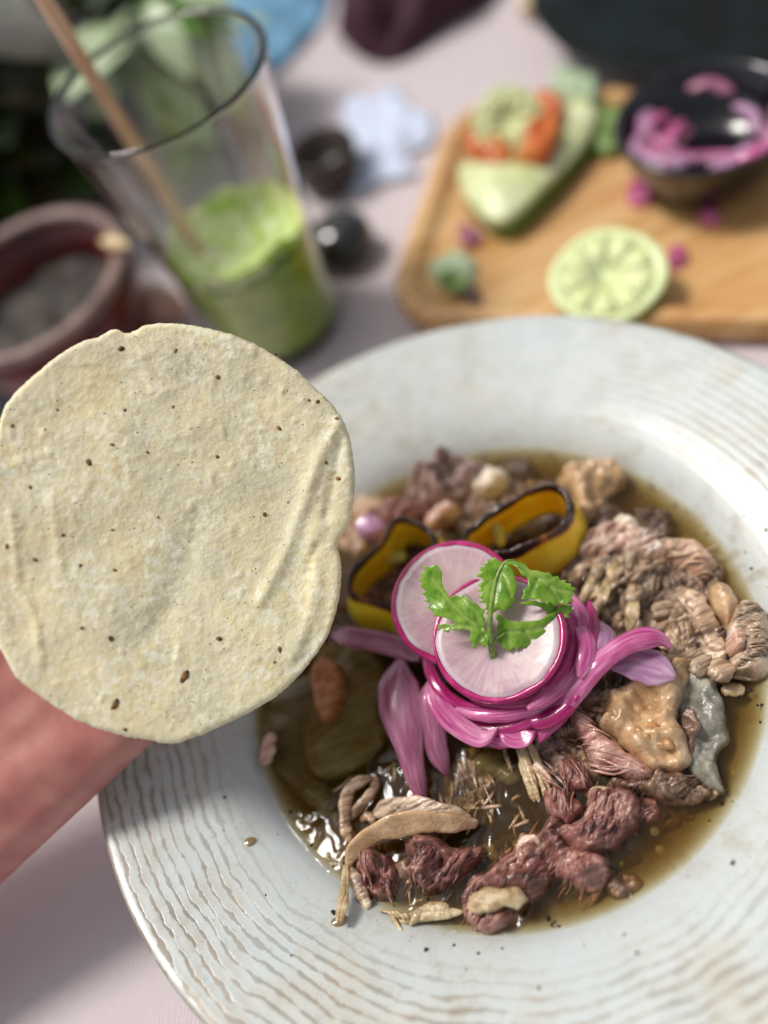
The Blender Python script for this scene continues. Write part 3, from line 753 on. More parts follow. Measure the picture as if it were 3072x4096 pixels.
for k, (pts, wd_, lb) in enumerate([
    ([(850, 760), (900, 850), (940, 950), (950, 1050), (1020, 1112), (1110, 1132)], .0085, 'long curved tan meat strip beside the teardrop'),
    ([(900, 780), (970, 880), (1010, 980), (1040, 1060), (1100, 1090)], .007, 'inner curved meat strip along the teardrop'),
    ([(720, 920), (760, 885), (820, 880), (850, 920), (800, 950)], .006, 'curled frilly meat strip above the lilac sliver'),
    ([(520, 1070), (580, 1000), (650, 940), (690, 930)], .007, 'pinkish flat meat strip above the pink strand'),
    ([(660, 990), (720, 970), (780, 990)], .008, 'brown meat strip under the frilly curl'),
    ([(820, 820), (850, 870), (880, 910)], .003, 'dark little strip by the long curved one'),
    ([(900, 1130), (960, 1180), (1020, 1220)], .008, 'brown torn strip above the grey fat sheet'),
    ([(1060, 1280), (1085, 1220), (1110, 1170)], .0075, 'short smooth tan strip by the coarse block'),
    ([(760, 1150), (830, 1170), (890, 1130), (920, 1060)], .006, 'pale strip rimming the round meat lump')]):
    z0 = Z + .004 + .0015 * (k % 3)
    tag(sweep('meat_strip', [at_z(p, z0 + .002 * math.sin(i * 1.3 + k)) for i, p in enumerate(c5(pts))], wd_, .0042, [STR, TAN, STR][k % 3], wob=.25, seed=k * 2.1, curl=.25), lb, 'meat')
meat('meat_chunk', c5([(790, 1162), (800, 1050), (850, 960), (910, 930), (922, 1010), (910, 1090), (870, 1160), (810, 1182)]), Z + .002, .0075, TAN, 'rounded pale meat lump at the tip of the pink strand', seed=16.6, edge=.005, fib=70, famp=.0012)
tag(sweep('meat_strip', [at_z(p, Z + .001) for p in c5([(1085, 1330), (1140, 1328), (1215, 1322)])], .0042, .003, FIB, wob=.3), 'small pale sliver afloat below the coarse block', 'meat')
tag(sweep('fat_strip', [at_z(p, Z + .0006) for p in c5([(1140, 1246), (1220, 1258), (1300, 1250), (1344, 1236)])], .002, .0016, PALE, wob=.2), 'thin white edge of fat along the foot of the coarse block', 'fat')
# upper stringy chunk
meat('meat_chunk', c5([(310, 562), (360, 490), (450, 440), (560, 450), (660, 480), (740, 530), (772, 570), (740, 602), (620, 600), (500, 606), (400, 612), (330, 602)]), Z + .006, .0065, PINKH, 'pink fibrous slab on top of the shredded heap', seed=17.2, edge=.005, fib=8, famp=.0013)
meat('fat_lump', c5([(480, 422), (540, 376), (600, 400), (612, 440), (530, 452)]), Z + .008, .005, PALE, 'white fat cap behind the pink fibrous slab', 'fat', seed=17.9, edge=.004)
meat('meat_chunk', c5([(250, 650), (330, 602), (480, 622), (620, 600), (720, 602), (752, 700), (720, 792), (640, 842), (560, 902), (470, 962), (400, 932), (300, 872), (360, 802), (270, 722)]), Z + .001, .0072, STR, 'shredded brown meat heap below the pink slab', seed=18.3, edge=.006, fib=55, famp=.0013, lump=.002, ffreq=380, strands=1.6)
rs = random.Random(4)
for k in range(22):
    x, y = rs.uniform(300, 690), rs.uniform(625, 900)
    if y > 760 and x > 640: continue
    a = R(rs.gauss(60, 28)); L = rs.uniform(60, 120)
    pts = c5([(x - L * math.cos(a), y + L * math.sin(a)), (x + rs.uniform(-20, 20), y + rs.uniform(-20, 20)), (x + L * math.cos(a), y - L * math.sin(a))])
    tag(sweep('meat_shred', [at_z(pts[0], Z + .006), at_z(pts[1], Z + .0115), at_z(pts[2], Z + .0075)], rs.uniform(.0016, .0042), rs.uniform(.0012, .0024), [STR, TAN, STR, FIB][k % 4], wob=.25, seed=k, curl=rs.uniform(-.4, .4)), 'curled shred of brown meat in the shredded heap', 'meat', 'shreds in the shredded heap')
for k in range(34):
    x, y = rs.choice([(rs.uniform(700, 960), rs.uniform(860, 1180)), (rs.uniform(330, 480), rs.uniform(1290, 1480)), (rs.uniform(480, 700), rs.uniform(930, 1100))])
    a = R(rs.gauss(50, 40)); L = rs.uniform(30, 80)
    pts = c5([(x - L * math.cos(a), y + L * math.sin(a)), (x + rs.uniform(-9, 9), y + rs.uniform(-9, 9)), (x + L * math.cos(a), y - L * math.sin(a))])
    tag(sweep('meat_shred', [at_z(p, Z + .002 + rs.uniform(0, .006)) for p in pts], rs.uniform(.0010, .0026), rs.uniform(.0008, .0016), [STR, TAN, STR, FIB][k % 4], wob=.25, seed=k, ns=8), 'fine shred of meat lying among the strips', 'meat', 'fine shreds among the strips')
# back of the bowl
meat('meat_chunk', c4([(480, 330), (500, 270), (560, 205), (680, 142), (780, 172), (880, 205), (880, 290), (790, 332), (700, 388), (560, 382)]), Z + .001, .010, meat_mat('mauve_meat', '70544c', '9a7a70', 'bda092', 40, .35, .4), 'mauve brown meat lump at the back of the stew', seed=20.1, edge=.008, fib=40, lump=.004, famp=.0015)
meat('fat_lump', c4([(830, 308), (870, 240), (920, 182), (985, 215), (1005, 262), (960, 312), (885, 332)]), Z + .004, .009, PALE, 'cream-coloured fat lump beside the mauve meat', 'fat', seed=20.7, edge=.006)
meat('meat_chunk', c4([(270, 440), (380, 372), (480, 382), (570, 420), (520, 480), (350, 490)]), Z + .001, .007, RED, 'reddish meat lump behind the left pepper ring', seed=21.2, edge=.006, fib=10, famp=.0009)
meat('meat_wedge', c4([(560, 472), (660, 392), (742, 412), (680, 472), (600, 512)]), Z + .004, .006, PINKH, 'pinkish wedge of meat between the two pepper rings', 'meat', seed=21.8, edge=.004)
meat('meat_chunk', c4([(70, 575), (150, 548), (225, 570), (245, 640), (180, 662), (100, 615)]), Z + .001, .006, TAN, 'tan meat scrap between tortilla and left pepper ring', seed=22.2)
meat('skin_piece', c4([(1290, 252), (1400, 182), (1500, 152), (1600, 182), (1645, 262), (1560, 332), (1480, 432), (1400, 482), (1390, 382), (1350, 312)]), Z + .001, .009, TANS, 'large pale tan skin piece behind the right pepper ring', 'skin', seed=22.9, edge=.009, lump=.003, crumb=.25)
meat('meat_chunk', c4([(960, 130), (1040, 110), (1130, 120), (1180, 170), (1120, 220), (1000, 210)]), Z - .002, .004, DRK, 'dark glossy lump at the far edge of the broth', seed=23.5)
meat('meat_chunk', c4([(1120, 690), (1260, 730), (1400, 720), (1480, 900), (1420, 990), (1250, 900)]), Z - .002, .006, DRK, 'dark meat under the right side of the cilantro', seed=24.0)

# ------------------------------------------------------------------ boiled onion petals, almond
M = Mat('boiled_onion', '8b8668', 0.14)
f = M.noise(1, 3, .5, M.mapped((90, 900, 90), (0, 0, R(70))))
M.set('Base Color', M.ramp(f, (0.3, '7a7046'), (0.52, '968a5a'), (0.75, 'b3a778')))
M.sss(0.6, (0.006, 0.005, 0.003)); M.set('Coat Weight', .6); M.set('Coat Roughness', .06); M.set('Alpha', 0.62)
M.bump(M.math('ADD', f, M.noise(260, 3)), 0.0003, .6)
ONI = M.m
M = Mat('boiled_onion_grey', '77736a', 0.14)
f = M.noise(1, 3, .5, M.mapped((90, 700, 90), (0, 0, R(120))))
M.set('Base Color', M.ramp(f, (0.3, '6f6a54'), (0.52, '8a8468'), (0.75, 'a8a084')))
M.sss(0.6, (0.006, 0.005, 0.003)); M.set('Coat Weight', .6); M.set('Coat Roughness', .06); M.set('Alpha', 0.62)
M.bump(M.math('ADD', f, M.noise(260, 3)), 0.0003, .6)
ONG = M.m
def petal(outl, z, h, mat, lb, seed, dome):
    pl = flat(z)
    def tp(u, v, d): return h * min(1, math.sqrt(d / .003 + 1e-9)) * .5 + dome * min(1, d / .014) ** .8 + nz(u * 60, v * 60, seed, 2) * .001
    def bt(u, v, d): return -h * .3 * min(1, d / .003) + dome * min(1, d / .014) ** .8 * .8 + nz(u * 60, v * 60, seed, 2) * .001 - .0003
    return tag(patch('onion_petal', outl, pl, .0013, tp, bt, mat), lb, 'onion')
petal(c6([(430, 128), (620, 105), (780, 160), (835, 300), (812, 500), (842, 640), (765, 780), (640, 872), (480, 922), (352, 842), (332, 640), (362, 440)]), Z - .0012, .0022, ONI, 'large translucent olive onion petal under the almond', 1.0, .0012)
petal(c6([(60, 540), (200, 470), (340, 520), (355, 640), (402, 870), (500, 960), (532, 1080), (492, 1150), (380, 1082), (250, 952), (152, 872), (100, 740)]), Z - .0018, .0022, ONG, 'grey translucent onion petal against the plate wall', 2.0, .0012)
petal(c6([(120, 430), (260, 330), (420, 300), (450, 560), (360, 640), (200, 600)]), Z - .001, .002, ONG, 'dim onion petal half hidden under the tortilla edge', 3.0, .002)
petal(c6([(1340, 800), (1420, 750), (1530, 745), (1580, 800), (1640, 900), (1560, 950), (1440, 880), (1370, 870)]), Z - .0012, .0018, ONG, 'small clear onion petal below the pink onions', 4.0, .0016)
tag(sweep('skin_scrap', [at_z(p, z) for p, z in zip(c6([(165, 640), (140, 700), (130, 770), (105, 830)]), (.0300, .0306, .0304, .0305))], .0052, .0022, PINKH, wob=.3), 'narrow pinkish scrap on the edge of the grey onion petal', 'meat')
M = Mat('almond_skin', 'a9643a', 0.42)
f = M.noise(1, 4, .6, M.mapped((160, 700, 160), (0, 0, R(80))))
M.set('Base Color', M.ramp(f, (.3, '8a4a24'), (.5, 'b0703f'), (.72, 'cf9a6c'))); M.bump(f, .0004, .7); M.set('Coat Weight', .25); M.sss(.15, (.003, .0015, .0008))
meat('almond', c6([(400, 300), (440, 222), (505, 205), (580, 260), (607, 340), (592, 460), (550, 550), (480, 582), (440, 540), (408, 420)]), Z + .0022, .0058, M.m, 'orange-brown almond resting on the olive onion petal', 'almond', seed=.6, edge=.005, lump=.0006, famp=.0005, rough=.0004, crumb=.25, sc=1.0)

# ------------------------------------------------------------------ charred yellow pepper rings
def pepper_mat(name, y1, y2):
    M = Mat(name, y1, .3)
    ch = M.attr('char')
    f = M.math('ADD', ch, M.math('MULTIPLY', M.math('SUBTRACT', M.noise(420, 3), .5), .28))
    base = M.mix(M.ramp(M.noise(90, 2), (.4, 0.0), (.65, 1.0)), y1, y2)
    c = M.mix(M.ramp(f, (.62, 0.0), (.78, .85)), base, 'a9590f')
    c = M.mix(M.ramp(f, (.76, 0.0), (.88, 1.0)), c, '43180d')
    c = M.mix(M.ramp(f, (.9, 0.0), (1.05, .8)), c, '190b0a')
    M.set('Base Color', c); M.sss(.55, (.006, .004, .0008)); M.set('Coat Weight', .5); M.set('Coat Roughness', .08)
    M.bump(M.noise(500, 3), .0004, .6)
    return M.m
PY = pepper_mat('yellow_pepper', 'ffd012', 'ffe044')
PG = pepper_mat('yellow_green_pepper', 'fcd418', 'eee040')
def ring(name, pts, hts, mat, label, thick=.0030, inner=.85, closed=True, lean=0.0):
    """pts: (pixel x, pixel y, top height); the wall hangs down from the top edge by hts"""
    P3 = np.array([tuple(at_z(p[:2], p[2])) for p in pts])
    n0 = len(P3)
    hv = np.array(hts, float)[:, None]
    Q = resample(catmull(np.hstack([P3, hv]), 8, closed), .0008, closed)
    n = len(Q); c = Q[:, :2].mean(0)
    prof_ = []                                     # (across -1..1 outward, down 0..1, char)
    for k in range(9): prof_.append((1.0, 1 - k / 8.0))
    for k in range(1, 6): a = math.pi * k / 6; prof_.append((math.cos(a), -0.10 * math.sin(a)))
    for k in range(9): prof_.append((-1.0, k / 8.0))
    m = len(prof_); verts = []; chv = []
    for i in range(n):
        a, b = (Q[(i - 1) % n], Q[(i + 1) % n]) if closed else (Q[max(i - 1, 0)], Q[min(i + 1, n - 1)])
        t = Vector((b[0] - a[0], b[1] - a[1], 0)).normalized()
        o_ = Vector((t.y, -t.x, 0))
        if o_.dot(Vector((Q[i][0] - c[0], Q[i][1] - c[1], 0))) < 0 and closed: o_ = -o_
        h = Q[i][3] + .003
        for (ac, dn) in prof_:
            bulge = math.sin(min(1, max(0, dn)) * math.pi * .75) * .0013
            wob = nz(i * .06, dn * 2, ac * 3, 2) * .0004
            r_ = (ac * thick / 2) * (1 - .35 * (1 - min(1, max(0, dn * 3)))) + bulge + wob + (.14 if o_.y < 0 else 0.0) * max(0, dn) * h
            zz = Q[i][2] - max(dn, -.12) * h + (nz(i * .19, 1.3, 0, 3) * .0008 if dn < .05 else 0)
            verts.append((Q[i][0] + o_.x * r_, Q[i][1] + o_.y * r_, zz))
            e = 1 - max(0, dn)
            chv.append(.05 + e ** 6 * (1.0 if ac > -.99 else .97) + .40 * nz(i * .035, dn * 1.5, 2.2, 3) * e)
    faces = []
    for i in range(n if closed else n - 1):
        for j in range(m):
            k = (j + 1) % m
            faces.append((i * m + j, i * m + k, ((i + 1) % n) * m + k, ((i + 1) % n) * m + j))
    if not closed:
        faces.append(tuple(range(m))[::-1]); faces.append(tuple((n - 1) * m + j for j in range(m)))
    o = link(name, verts, faces, mat)
    attr(o, 'char', chv)
    bmn = bmesh.new(); bmn.from_mesh(o.data); bmesh.ops.recalc_face_normals(bmn, faces=bmn.faces); bmn.to_mesh(o.data); bmn.free()
    return tag(o, label, 'pepper')
def zz(pts, zs): return [(p[0], p[1], z) for p, z in zip(pts, zs)]
ra = c4([(770, 555), (820, 505), (900, 440), (1000, 375), (1120, 305), (1225, 272), (1300, 290), (1345, 350), (1345, 425), (1300, 500), (1220, 558), (1120, 600), (1010, 640), (900, 650), (810, 620)])
rA = ring('pepper_ring', zz(ra, [.0465, .047, .048, .049, .050, .0505, .0505, .050, .0495, .049, .0485, .048, .0475, .047, .0465]), [.013, .013, .0135, .014, .0145, .015, .0155, .016, .0165, .0165, .016, .015, .0145, .014, .0135], PY, 'bright yellow pepper ring with charred top edge behind the radish slices')
rb = c4([(400, 462), (480, 468), (555, 505), (600, 560), (590, 640), (560, 740), (530, 860), (480, 950), (410, 950), (330, 922), (255, 908), (170, 885), (135, 825), (155, 745), (230, 665), (305, 600), (350, 525)])
rB = ring('pepper_ring', zz(rb, [.0475, .047, .0465, .046, .045, .044, .043, .0425, .0425, .0425, .0425, .043, .044, .045, .046, .047, .0475]), [.0145, .014, .0135, .013, .0125, .0125, .0125, .013, .0140, .0140, .0137, .0133, .013, .013, .0135, .014, .0145], PG, 'greenish yellow pepper ring with blackened rim next to the tortilla')
M = Mat('pepper_flesh', 'd8cf6a', .35); M.sss(.4, (.004, .003, .001)); PF = M.m
def local(parent, name, path, wd_, th, mat): return sweep(name, path, wd_, th, mat, parent)
local(rA, 'membrane', [at_z(p, z) for p, z in zip(c4([(935, 470), (960, 530), (975, 600)]), (.0425, .039, .035))], .0042, .003, PF)
local(rB, 'membrane', [at_z(p, z) for p, z in zip(c4([(310, 650), (380, 660), (450, 655)]), (.0365, .0362, .036))], .0050, .003, PF)
meat('meat_chunk', c4([(240, 760), (330, 700), (430, 700), (430, 880), (330, 900), (250, 870)]), Z - .001, .003, RED, 'red meat seen inside the greenish pepper ring', seed=31.0)
meat('meat_chunk', c4([(940, 560), (1100, 480), (1230, 440), (1280, 480), (1200, 540), (1050, 600)]), Z - .001, .003, DRK, 'dark meat seen inside the bright yellow pepper ring', seed=31.5)

# ------------------------------------------------------------------ pink pickled onions
def onion_mat(name, a, b, c_, trans=.3):
    M = Mat(name, b, .22)
    f = M.noise(1, 3, .55, M.node('ShaderNodeCombineXYZ', i_0=M.math('MULTIPLY', M.attr('along'), 75.0), i_1=M.math('MULTIPLY', M.attr('across'), 3.2), i_2=0.0).outputs[0])
    M.set('Base Color', M.ramp(M.math('ADD', M.math('MULTIPLY', f, .6), M.math('MULTIPLY', M.noise(60, 2), .4)), (.36, a), (.5, b), (.64, c_)))
    M.sss(.55, (.004, .0016, .0022)); M.set('Coat Weight', .6); M.set('Coat Roughness', .06); M.set('Alpha', .84)
    M.bump(f, .0003, .5)
    return M.m
OM = onion_mat('onion_magenta', '7d0a48', 'b51a70', 'd85a9f')
OMD = onion_mat('onion_deep', '4a0428', '77104a', '9c2a68')
OP = onion_mat('onion_pink', 'b02f7a', 'd0689f', 'eaa8c6')
OL = onion_mat('onion_lilac', 'a06a92', 'bd8db0', 'd8b5cc')
OD = onion_mat('onion_dusky', '8a4a62', 'a86481', 'c08aa2')
def onion(pts, zs, wd_, th, mat, lb, curl=.35, **kw):
    o = sweep('onion_strip', [at_z(p, z) for p, z in zip(pts, zs)], wd_, th, mat, curl=curl, **kw)
    return tag(o, lb, 'onion')
ZO = .040
onion(c6([(925, 215), (905, 330), (920, 480), (955, 640), (985, 800), (1020, 940), (1065, 1075)]), [.041, .042, .041, .039, .036, .033, .029], [.010, .0145, .0155, .0125, .0085, .0068, .005], .0026, OD, 'broad dusky pink onion strip running down into the broth', curl=-.22)
onion(c6([(1105, 330), (1090, 430), (1105, 560), (1125, 700), (1165, 820), (1195, 885)]), [.041, .041, .039, .036, .032, .029], [.006, .0085, .0095, .0085, .0070, .004], .0022, OD, 'shorter dusky pink onion strip beside the broad one', curl=-.22)
onion(c6([(1115, 310), (1130, 430), (1200, 540), (1310, 630), (1410, 672), (1500, 612)]), [.043, .043, .042, .0405, .040, .041], [.006, .0065, .0072, .0072, .0065, .003], .0032, OP, 'pink onion strand hooking up at its thin tip', taper=(.5, .15))
onion(c6([(520, 55), (700, 85), (880, 125), (1040, 195)]), [.036, .037, .0385, .040], .0078, .003, OD, 'dusky pink onion strand between tortilla and radish')
ro = random.Random(21)
arcs = [  # px radius round the front radish, start and end angle (0 = right, 90 = down), height, width, material
    (150, -38, 130, .0478, .0044, 'M', 'dark magenta onion strand tight under the front radish'),
    (172, -32, 70, .0482, .0058, 'P', 'pink onion strand wrapped along the right edge of the front radish'),
    (178, 30, 120, .0440, .0046, 'P', 'pink onion strand second out from the front radish'),
    (203, -22, 42, .0468, .0056, 'M', 'magenta onion strand on the right of the pile'),
    (200, 52, 118, .0405, .0046, 'M', 'deep magenta onion strand low at the front of the pile'),
    (222, 66, 104, .0375, .0050, 'P', 'short pink onion strand lowest at the front of the pile'),
    (166, 98, 170, .0430, .0044, 'M', 'magenta onion strand hidden between the two radish slices')]
for k, (rp_, a0, a1, z0, w_, mt, lb) in enumerate(arcs):
    pts = []
    for t_ in np.linspace(0, 1, 9):
        a = R(a0 + (a1 - a0) * t_); q = rp_ + 7 * math.sin(t_ * 5 + k)
        pts.append((1080 + q * 1.02 * math.cos(a), 1376 + q * .98 * math.sin(a)))
    zs = [z0 + .0012 * math.sin(t_ * 6 + k * 1.7) - .003 * abs(t_ - .5) for t_ in np.linspace(0, 1, 9)]
    onion(pts, zs, [w_ * .7, w_ * 1.05, w_, w_ * 1.1, w_ * .75], .0020, {'M': OM, 'P': OP, 'L': OL}[mt], lb, curl=-.3, up=(.25, -.45, .8), wob=.15, seed=k)
onion(c7([(265, 300), (330, 335), (390, 330), (440, 296)]), [.0395, .039, .039, .040], [.004, .006, .006, .003], .0022, OP, 'short pale pink onion tip at the bottom of the pile', taper=(.5, .2))
onion(c5([(78, 1612), (135, 1510), (210, 1400), (330, 1262), (420, 1172), (540, 1082), (660, 1037), (750, 1045), (800, 1090)]), [.036, .0385, .042, .046, .048, .0475, .0455, .043, .040], [.006, .0078, .0085, .008, .0072, .0068, .0074, .0082, .005], .0034, OP, 'long bright pink onion strand arching off the pile to the right', curl=-.15)
onion(c5([(470, 1205), (560, 1178), (680, 1195), (830, 1258)]), [.042, .0415, .040, .0385], [.006, .0115, .0125, .006], .0022, OL, 'pale lilac onion sliver under the long bright strand', curl=-.12)
onion(c5([(410, 960), (455, 1030), (440, 1110), (390, 1190), (320, 1280)]), [.042, .044, .046, .0465, .046], [.005, .009, .0095, .008, .006], .0024, OL, 'pinkish lilac onion petal standing at the right of the pile', curl=-.3, up=(.5, -.2, .8))
onion(c5([(20, 1500), (110, 1490), (200, 1440), (270, 1370)]), [.0405, .041, .042, .043], .006, .0024, OM, 'magenta onion strip crossing below the bright strand', curl=-.3)
onion(c5([(300, 960), (350, 1050), (350, 1160), (300, 1260)]), [.046, .0485, .049, .048], [.005, .008, .008, .006], .0024, OP, 'pale pink onion petal between radish and lilac petal', curl=-.3, up=(.55, -.35, .75))
meat('onion_bit', c4([(200, 505), (270, 462), (322, 500), (282, 562), (222, 562)]), Z + .006, .005, OL, 'pale pink onion bit behind the greenish pepper ring', 'onion', seed=3.1, edge=.004, lump=.0004, crumb=.25)
# core of the pile so that the slices rest on something
for k, (x, y, z0) in enumerate([(960, 1420, .034), (1060, 1480, .036), (1150, 1420, .038), (1000, 1340, .038), (1120, 1330, .041), (1190, 1330, .040), (1050, 1400, .042)]):
    pts = [(x - 70, y + 10), (x - 20, y - 30), (x + 40, y - 20), (x + 80, y + 25)]
    tag(sweep('onion_strip', [at_z(p, z0 - .004) for p in pts], .009, .004, OMD, curl=-.3, seed=k), 'magenta onion strip buried under the radish slices', 'onion', 'onion strips under the radish')

# ------------------------------------------------------------------ radish slices
M = Mat('radish_flesh', 'e0cfd2', .2)
co = M.co()
sx = M.node('ShaderNodeSeparateXYZ', i_0=co); X, Y = sx.outputs[0], sx.outputs[1]
rr = M.math('SQRT', M.math('ADD', M.math('MULTIPLY', X, X), M.math('MULTIPLY', Y, Y)))
an = M.math('ARCTAN2', Y, X)
sv = M.node('ShaderNodeCombineXYZ', i_0=M.math('MULTIPLY', rr, 70.0), i_1=M.math('MULTIPLY', M.math('SINE', an), 9.0), i_2=M.math('MULTIPLY', M.math('COSINE', an), 9.0)).outputs[0]
st = M.noise(1.6, 4, .65, sv)
stm = M.math('MULTIPLY', M.ramp(st, (.44, 0.0), (.60, 1.0)), M.node('ShaderNodeMapRange', i_0=rr, i_1=.003, i_2=.012).outputs[0])
c = M.mix(M.ramp(M.noise(110, 3), (.4, 0.0), (.65, 1.0)), 'c69fab', 'd9bfbe')
c = M.mix(M.math('MULTIPLY', stm, .30), c, 'ecdcdc')
rimw = M.node('ShaderNodeMapRange', interpolation_type='SMOOTHSTEP', i_0=rr, i_1=.0174, i_2=.0187).outputs[0]
c = M.mix(M.math('MULTIPLY', rimw, .7), c, 'ecd6de')
M.set('Base Color', c); M.sss(.4, (.004, .003, .003)); M.set('Coat Weight', .12); M.set('Roughness', .38); M.set('Alpha', .85)
M.bump(M.math('ADD', M.math('MULTIPLY', st, .3), M.noise(420, 2)), .0002, .4)
RF = M.m
M = Mat('radish_skin', 'b01868', .25)
M.set('Base Color', M.ramp(M.noise(190, 3), (.35, '9c0f58'), (.55, 'bb1c70'), (.75, 'd0408a'))); M.set('Coat Weight', .5); M.sss(.2, (.002, .0008, .001)); M.bump(M.noise(500, 2), .0003, .5)
RS = M.m
def radish(c_px, depth, rad, nrm, label, seed):
    o = empty('radish_slice', at_depth(c_px, depth))
    nrm = Vector(nrm).normalized()
    o.rotation_euler = nrm.to_track_quat('Z', 'Y').to_euler()
    tag(o, label, 'radish')
    th = .0029
    def rw(a): return rad * (1 + .012 * math.sin(2 * a + seed) + .010 * math.sin(3 * a + 2 * seed))
    def cup(x, y): return (x * x * .8 - y * y * .4) * 6 + nz(x * 60, y * 60, seed, 2) * .0005
    def disc(name, prof_, mat, close):
        seg = 120; V, F, rows = [], [], []
        for (f_, off, z) in prof_:
            if f_ == 0 and off == 0:
                rows.append([len(V)]); V.append((0, 0, z + cup(0, 0))); continue
            rw_ = []
            for j in range(seg):
                a = 2 * math.pi * j / seg; r_ = rw(a) * f_ + off * (1 + .45 * nz(math.cos(a) * 2.2, math.sin(a) * 2.2, seed, 2)); x, y = r_ * math.cos(a), r_ * math.sin(a)
                rw_.append(len(V)); V.append((x, y, z + cup(x, y)))
            rows.append(rw_)
        pr = list(zip(rows[:-1], rows[1:]))
        if close: pr.append((rows[-1], rows[0]))
        for A, B in pr:
            for j in range(seg):
                k = (j + 1) % seg
                if len(A) == 1: F.append((A[0], B[j], B[k]))
                elif len(B) == 1: F.append((A[j], B[0], A[k]))
                else: F.append((A[j], B[j], B[k], A[k]))
        me = bpy.data.meshes.new(name); me.from_pydata(V, [], F); me.polygons.foreach_set('use_smooth', [True] * len(F)); me.materials.append(mat)
        bmn = bmesh.new(); bmn.from_mesh(me); bmesh.ops.recalc_face_normals(bmn, faces=bmn.faces); bmn.to_mesh(me); bmn.free()
        p = bpy.data.objects.new(name, me); COL.objects.link(p); p.parent = o
        return p
    sk = .0016
    disc('flesh', [(0, 0, th / 2)] + [(k / 10, -sk * k / 10, th / 2) for k in range(1, 11)] + [(1, -sk, -th / 2)] + [(k / 10, -sk * k / 10, -th / 2) for k in range(9, 0, -1)] + [(0, 0, -th / 2)], RF, False)
    disc('skin', [(1, -sk * .98, th / 2 + .00004), (1, -sk * .35, th / 2 + .00006), (1, -.0002, th * .36), (1, .0002, 0), (1, -.0001, -th * .32), (1, -sk * .35, -th / 2 - .00004), (1, -sk * .98, -th / 2)], RS, True)
    return o
n1 = (CAM - at_depth((1080, 1378), .282)).normalized()
radish((1078, 1376), .2825, .0208, n1 - .22 * RT + .26 * UP, 'front radish slice with magenta skin, under the cilantro sprig', .7)
radish((986, 1304), .2915, .0206, n1 + Vector((-.02, .02, .03)), 'rear radish slice leaning against the pepper rings', 2.4)

# ------------------------------------------------------------------ cilantro sprig
M = Mat('cilantro', '5f8f1e', .33)
f = M.noise(240, 4, .6)
cc = M.ramp(f, (.34, '4f7d1c'), (.5, '79a632'), (.68, 'a8cc5c'))
cc = M.mix(M.math('MULTIPLY', M.ramp(M.vor(420, None, 'DISTANCE_TO_EDGE'), (.0, .5), (.07, 0.0)), 1.0), cc, '9cc257')
cc = M.mix(M.math('MULTIPLY', M.attr('vein'), .6), cc, 'c3dc84')
cc = M.mix(M.math('MULTIPLY', M.attr('tip'), .35), cc, '9fcb46')
M.set('Base Color', cc)
M.set('Coat Weight', .3); M.set('Coat Roughness', .12); M.set('Transmission Weight', 0.0); M.sss(.35, (.0015, .003, .0005))
M.bump(M.math('ADD', M.math('MULTIPLY', M.vor(420, None, 'DISTANCE_TO_EDGE'), 1.0), M.noise(300, 3)), .00025, .6)
tr = M.node('ShaderNodeBsdfTranslucent', i_Color=lin('b4e03a')); mx = M.node('ShaderNodeMixShader', i_0=.35)
out = [n_ for n_ in M.n if n_.type == 'OUTPUT_MATERIAL'][0]
M.t.links.new(M.b.outputs[0], mx.inputs[1]); M.t.links.new(tr.outputs[0], mx.inputs[2]); M.t.links.new(mx.outputs[0], out.inputs['Surface'])
CIL = M.m
M = Mat('cilantro_stem', '6f8f30', .35); M.set('Base Color', M.ramp(M.noise(1, 3, .5, M.mapped((500, 120, 500))), (.35, '4f6d22'), (.6, '86a444'))); M.sss(.3, (.001, .002, .0005)); M.set('Coat Weight', .3); CST = M.m
DC = .2740
sprig = empty('cilantro_sprig', at_depth(c4([(930, 1160)])[0], DC + .004))
tag(sprig, 'fresh green cilantro sprig lying on the front radish slice', 'cilantro')
def leaf(outl, dep, tiltv, bend, seed, vein=None):
    pts = c4(outl)
    cx = sum(p[0] for p in pts) / len(pts); cy = sum(p[1] for p in pts) / len(pts)
    o0 = at_depth((cx, cy), dep)
    pl = Plane(o0, ((CAM - o0).normalized() + tiltv[0] * RT + tiltv[1] * UP).normalized(), RT)
    vp = [resample(np.array([pl.px(p) for p in c4(vv_)]), .0006, False) for vv_ in (vein or [])]
    def hgt(u, v):
        bend_ = [b_ * .35 for b_ in bend]
        k = bend_[0] * u * u + bend_[1] * v * v + bend_[2] * u * v + nz(u * 150, v * 150, seed, 2) * .0009
        for L in vp:
            d = math.sqrt(np.min((L[:, 0] - u) ** 2 + (L[:, 1] - v) ** 2))
            k -= .0006 * math.exp(-(d / .0007) ** 2)
        return k
    tp = lambda u, v, d: hgt(u, v) + .00016
    bt = lambda u, v, d: hgt(u, v) - .00016
    uv = np.array([pl.px(p) for p in pts])
    def vn(u, v, d):
        k = 0.0
        for i_, L in enumerate(vp):
            dd = math.sqrt(np.min((L[:, 0] - u) ** 2 + (L[:, 1] - v) ** 2)); k = max(k, (1.0 if i_ == 0 else .7) * math.exp(-(dd / .0005) ** 2))
        return k
    def eg(u, v, d): return math.exp(-d / .0009)
    return patch('leaf', pts, pl, .00050, tp, bt, CIL, sprig, smooth_n=2, attrs={'vein': vn, 'tip': eg})
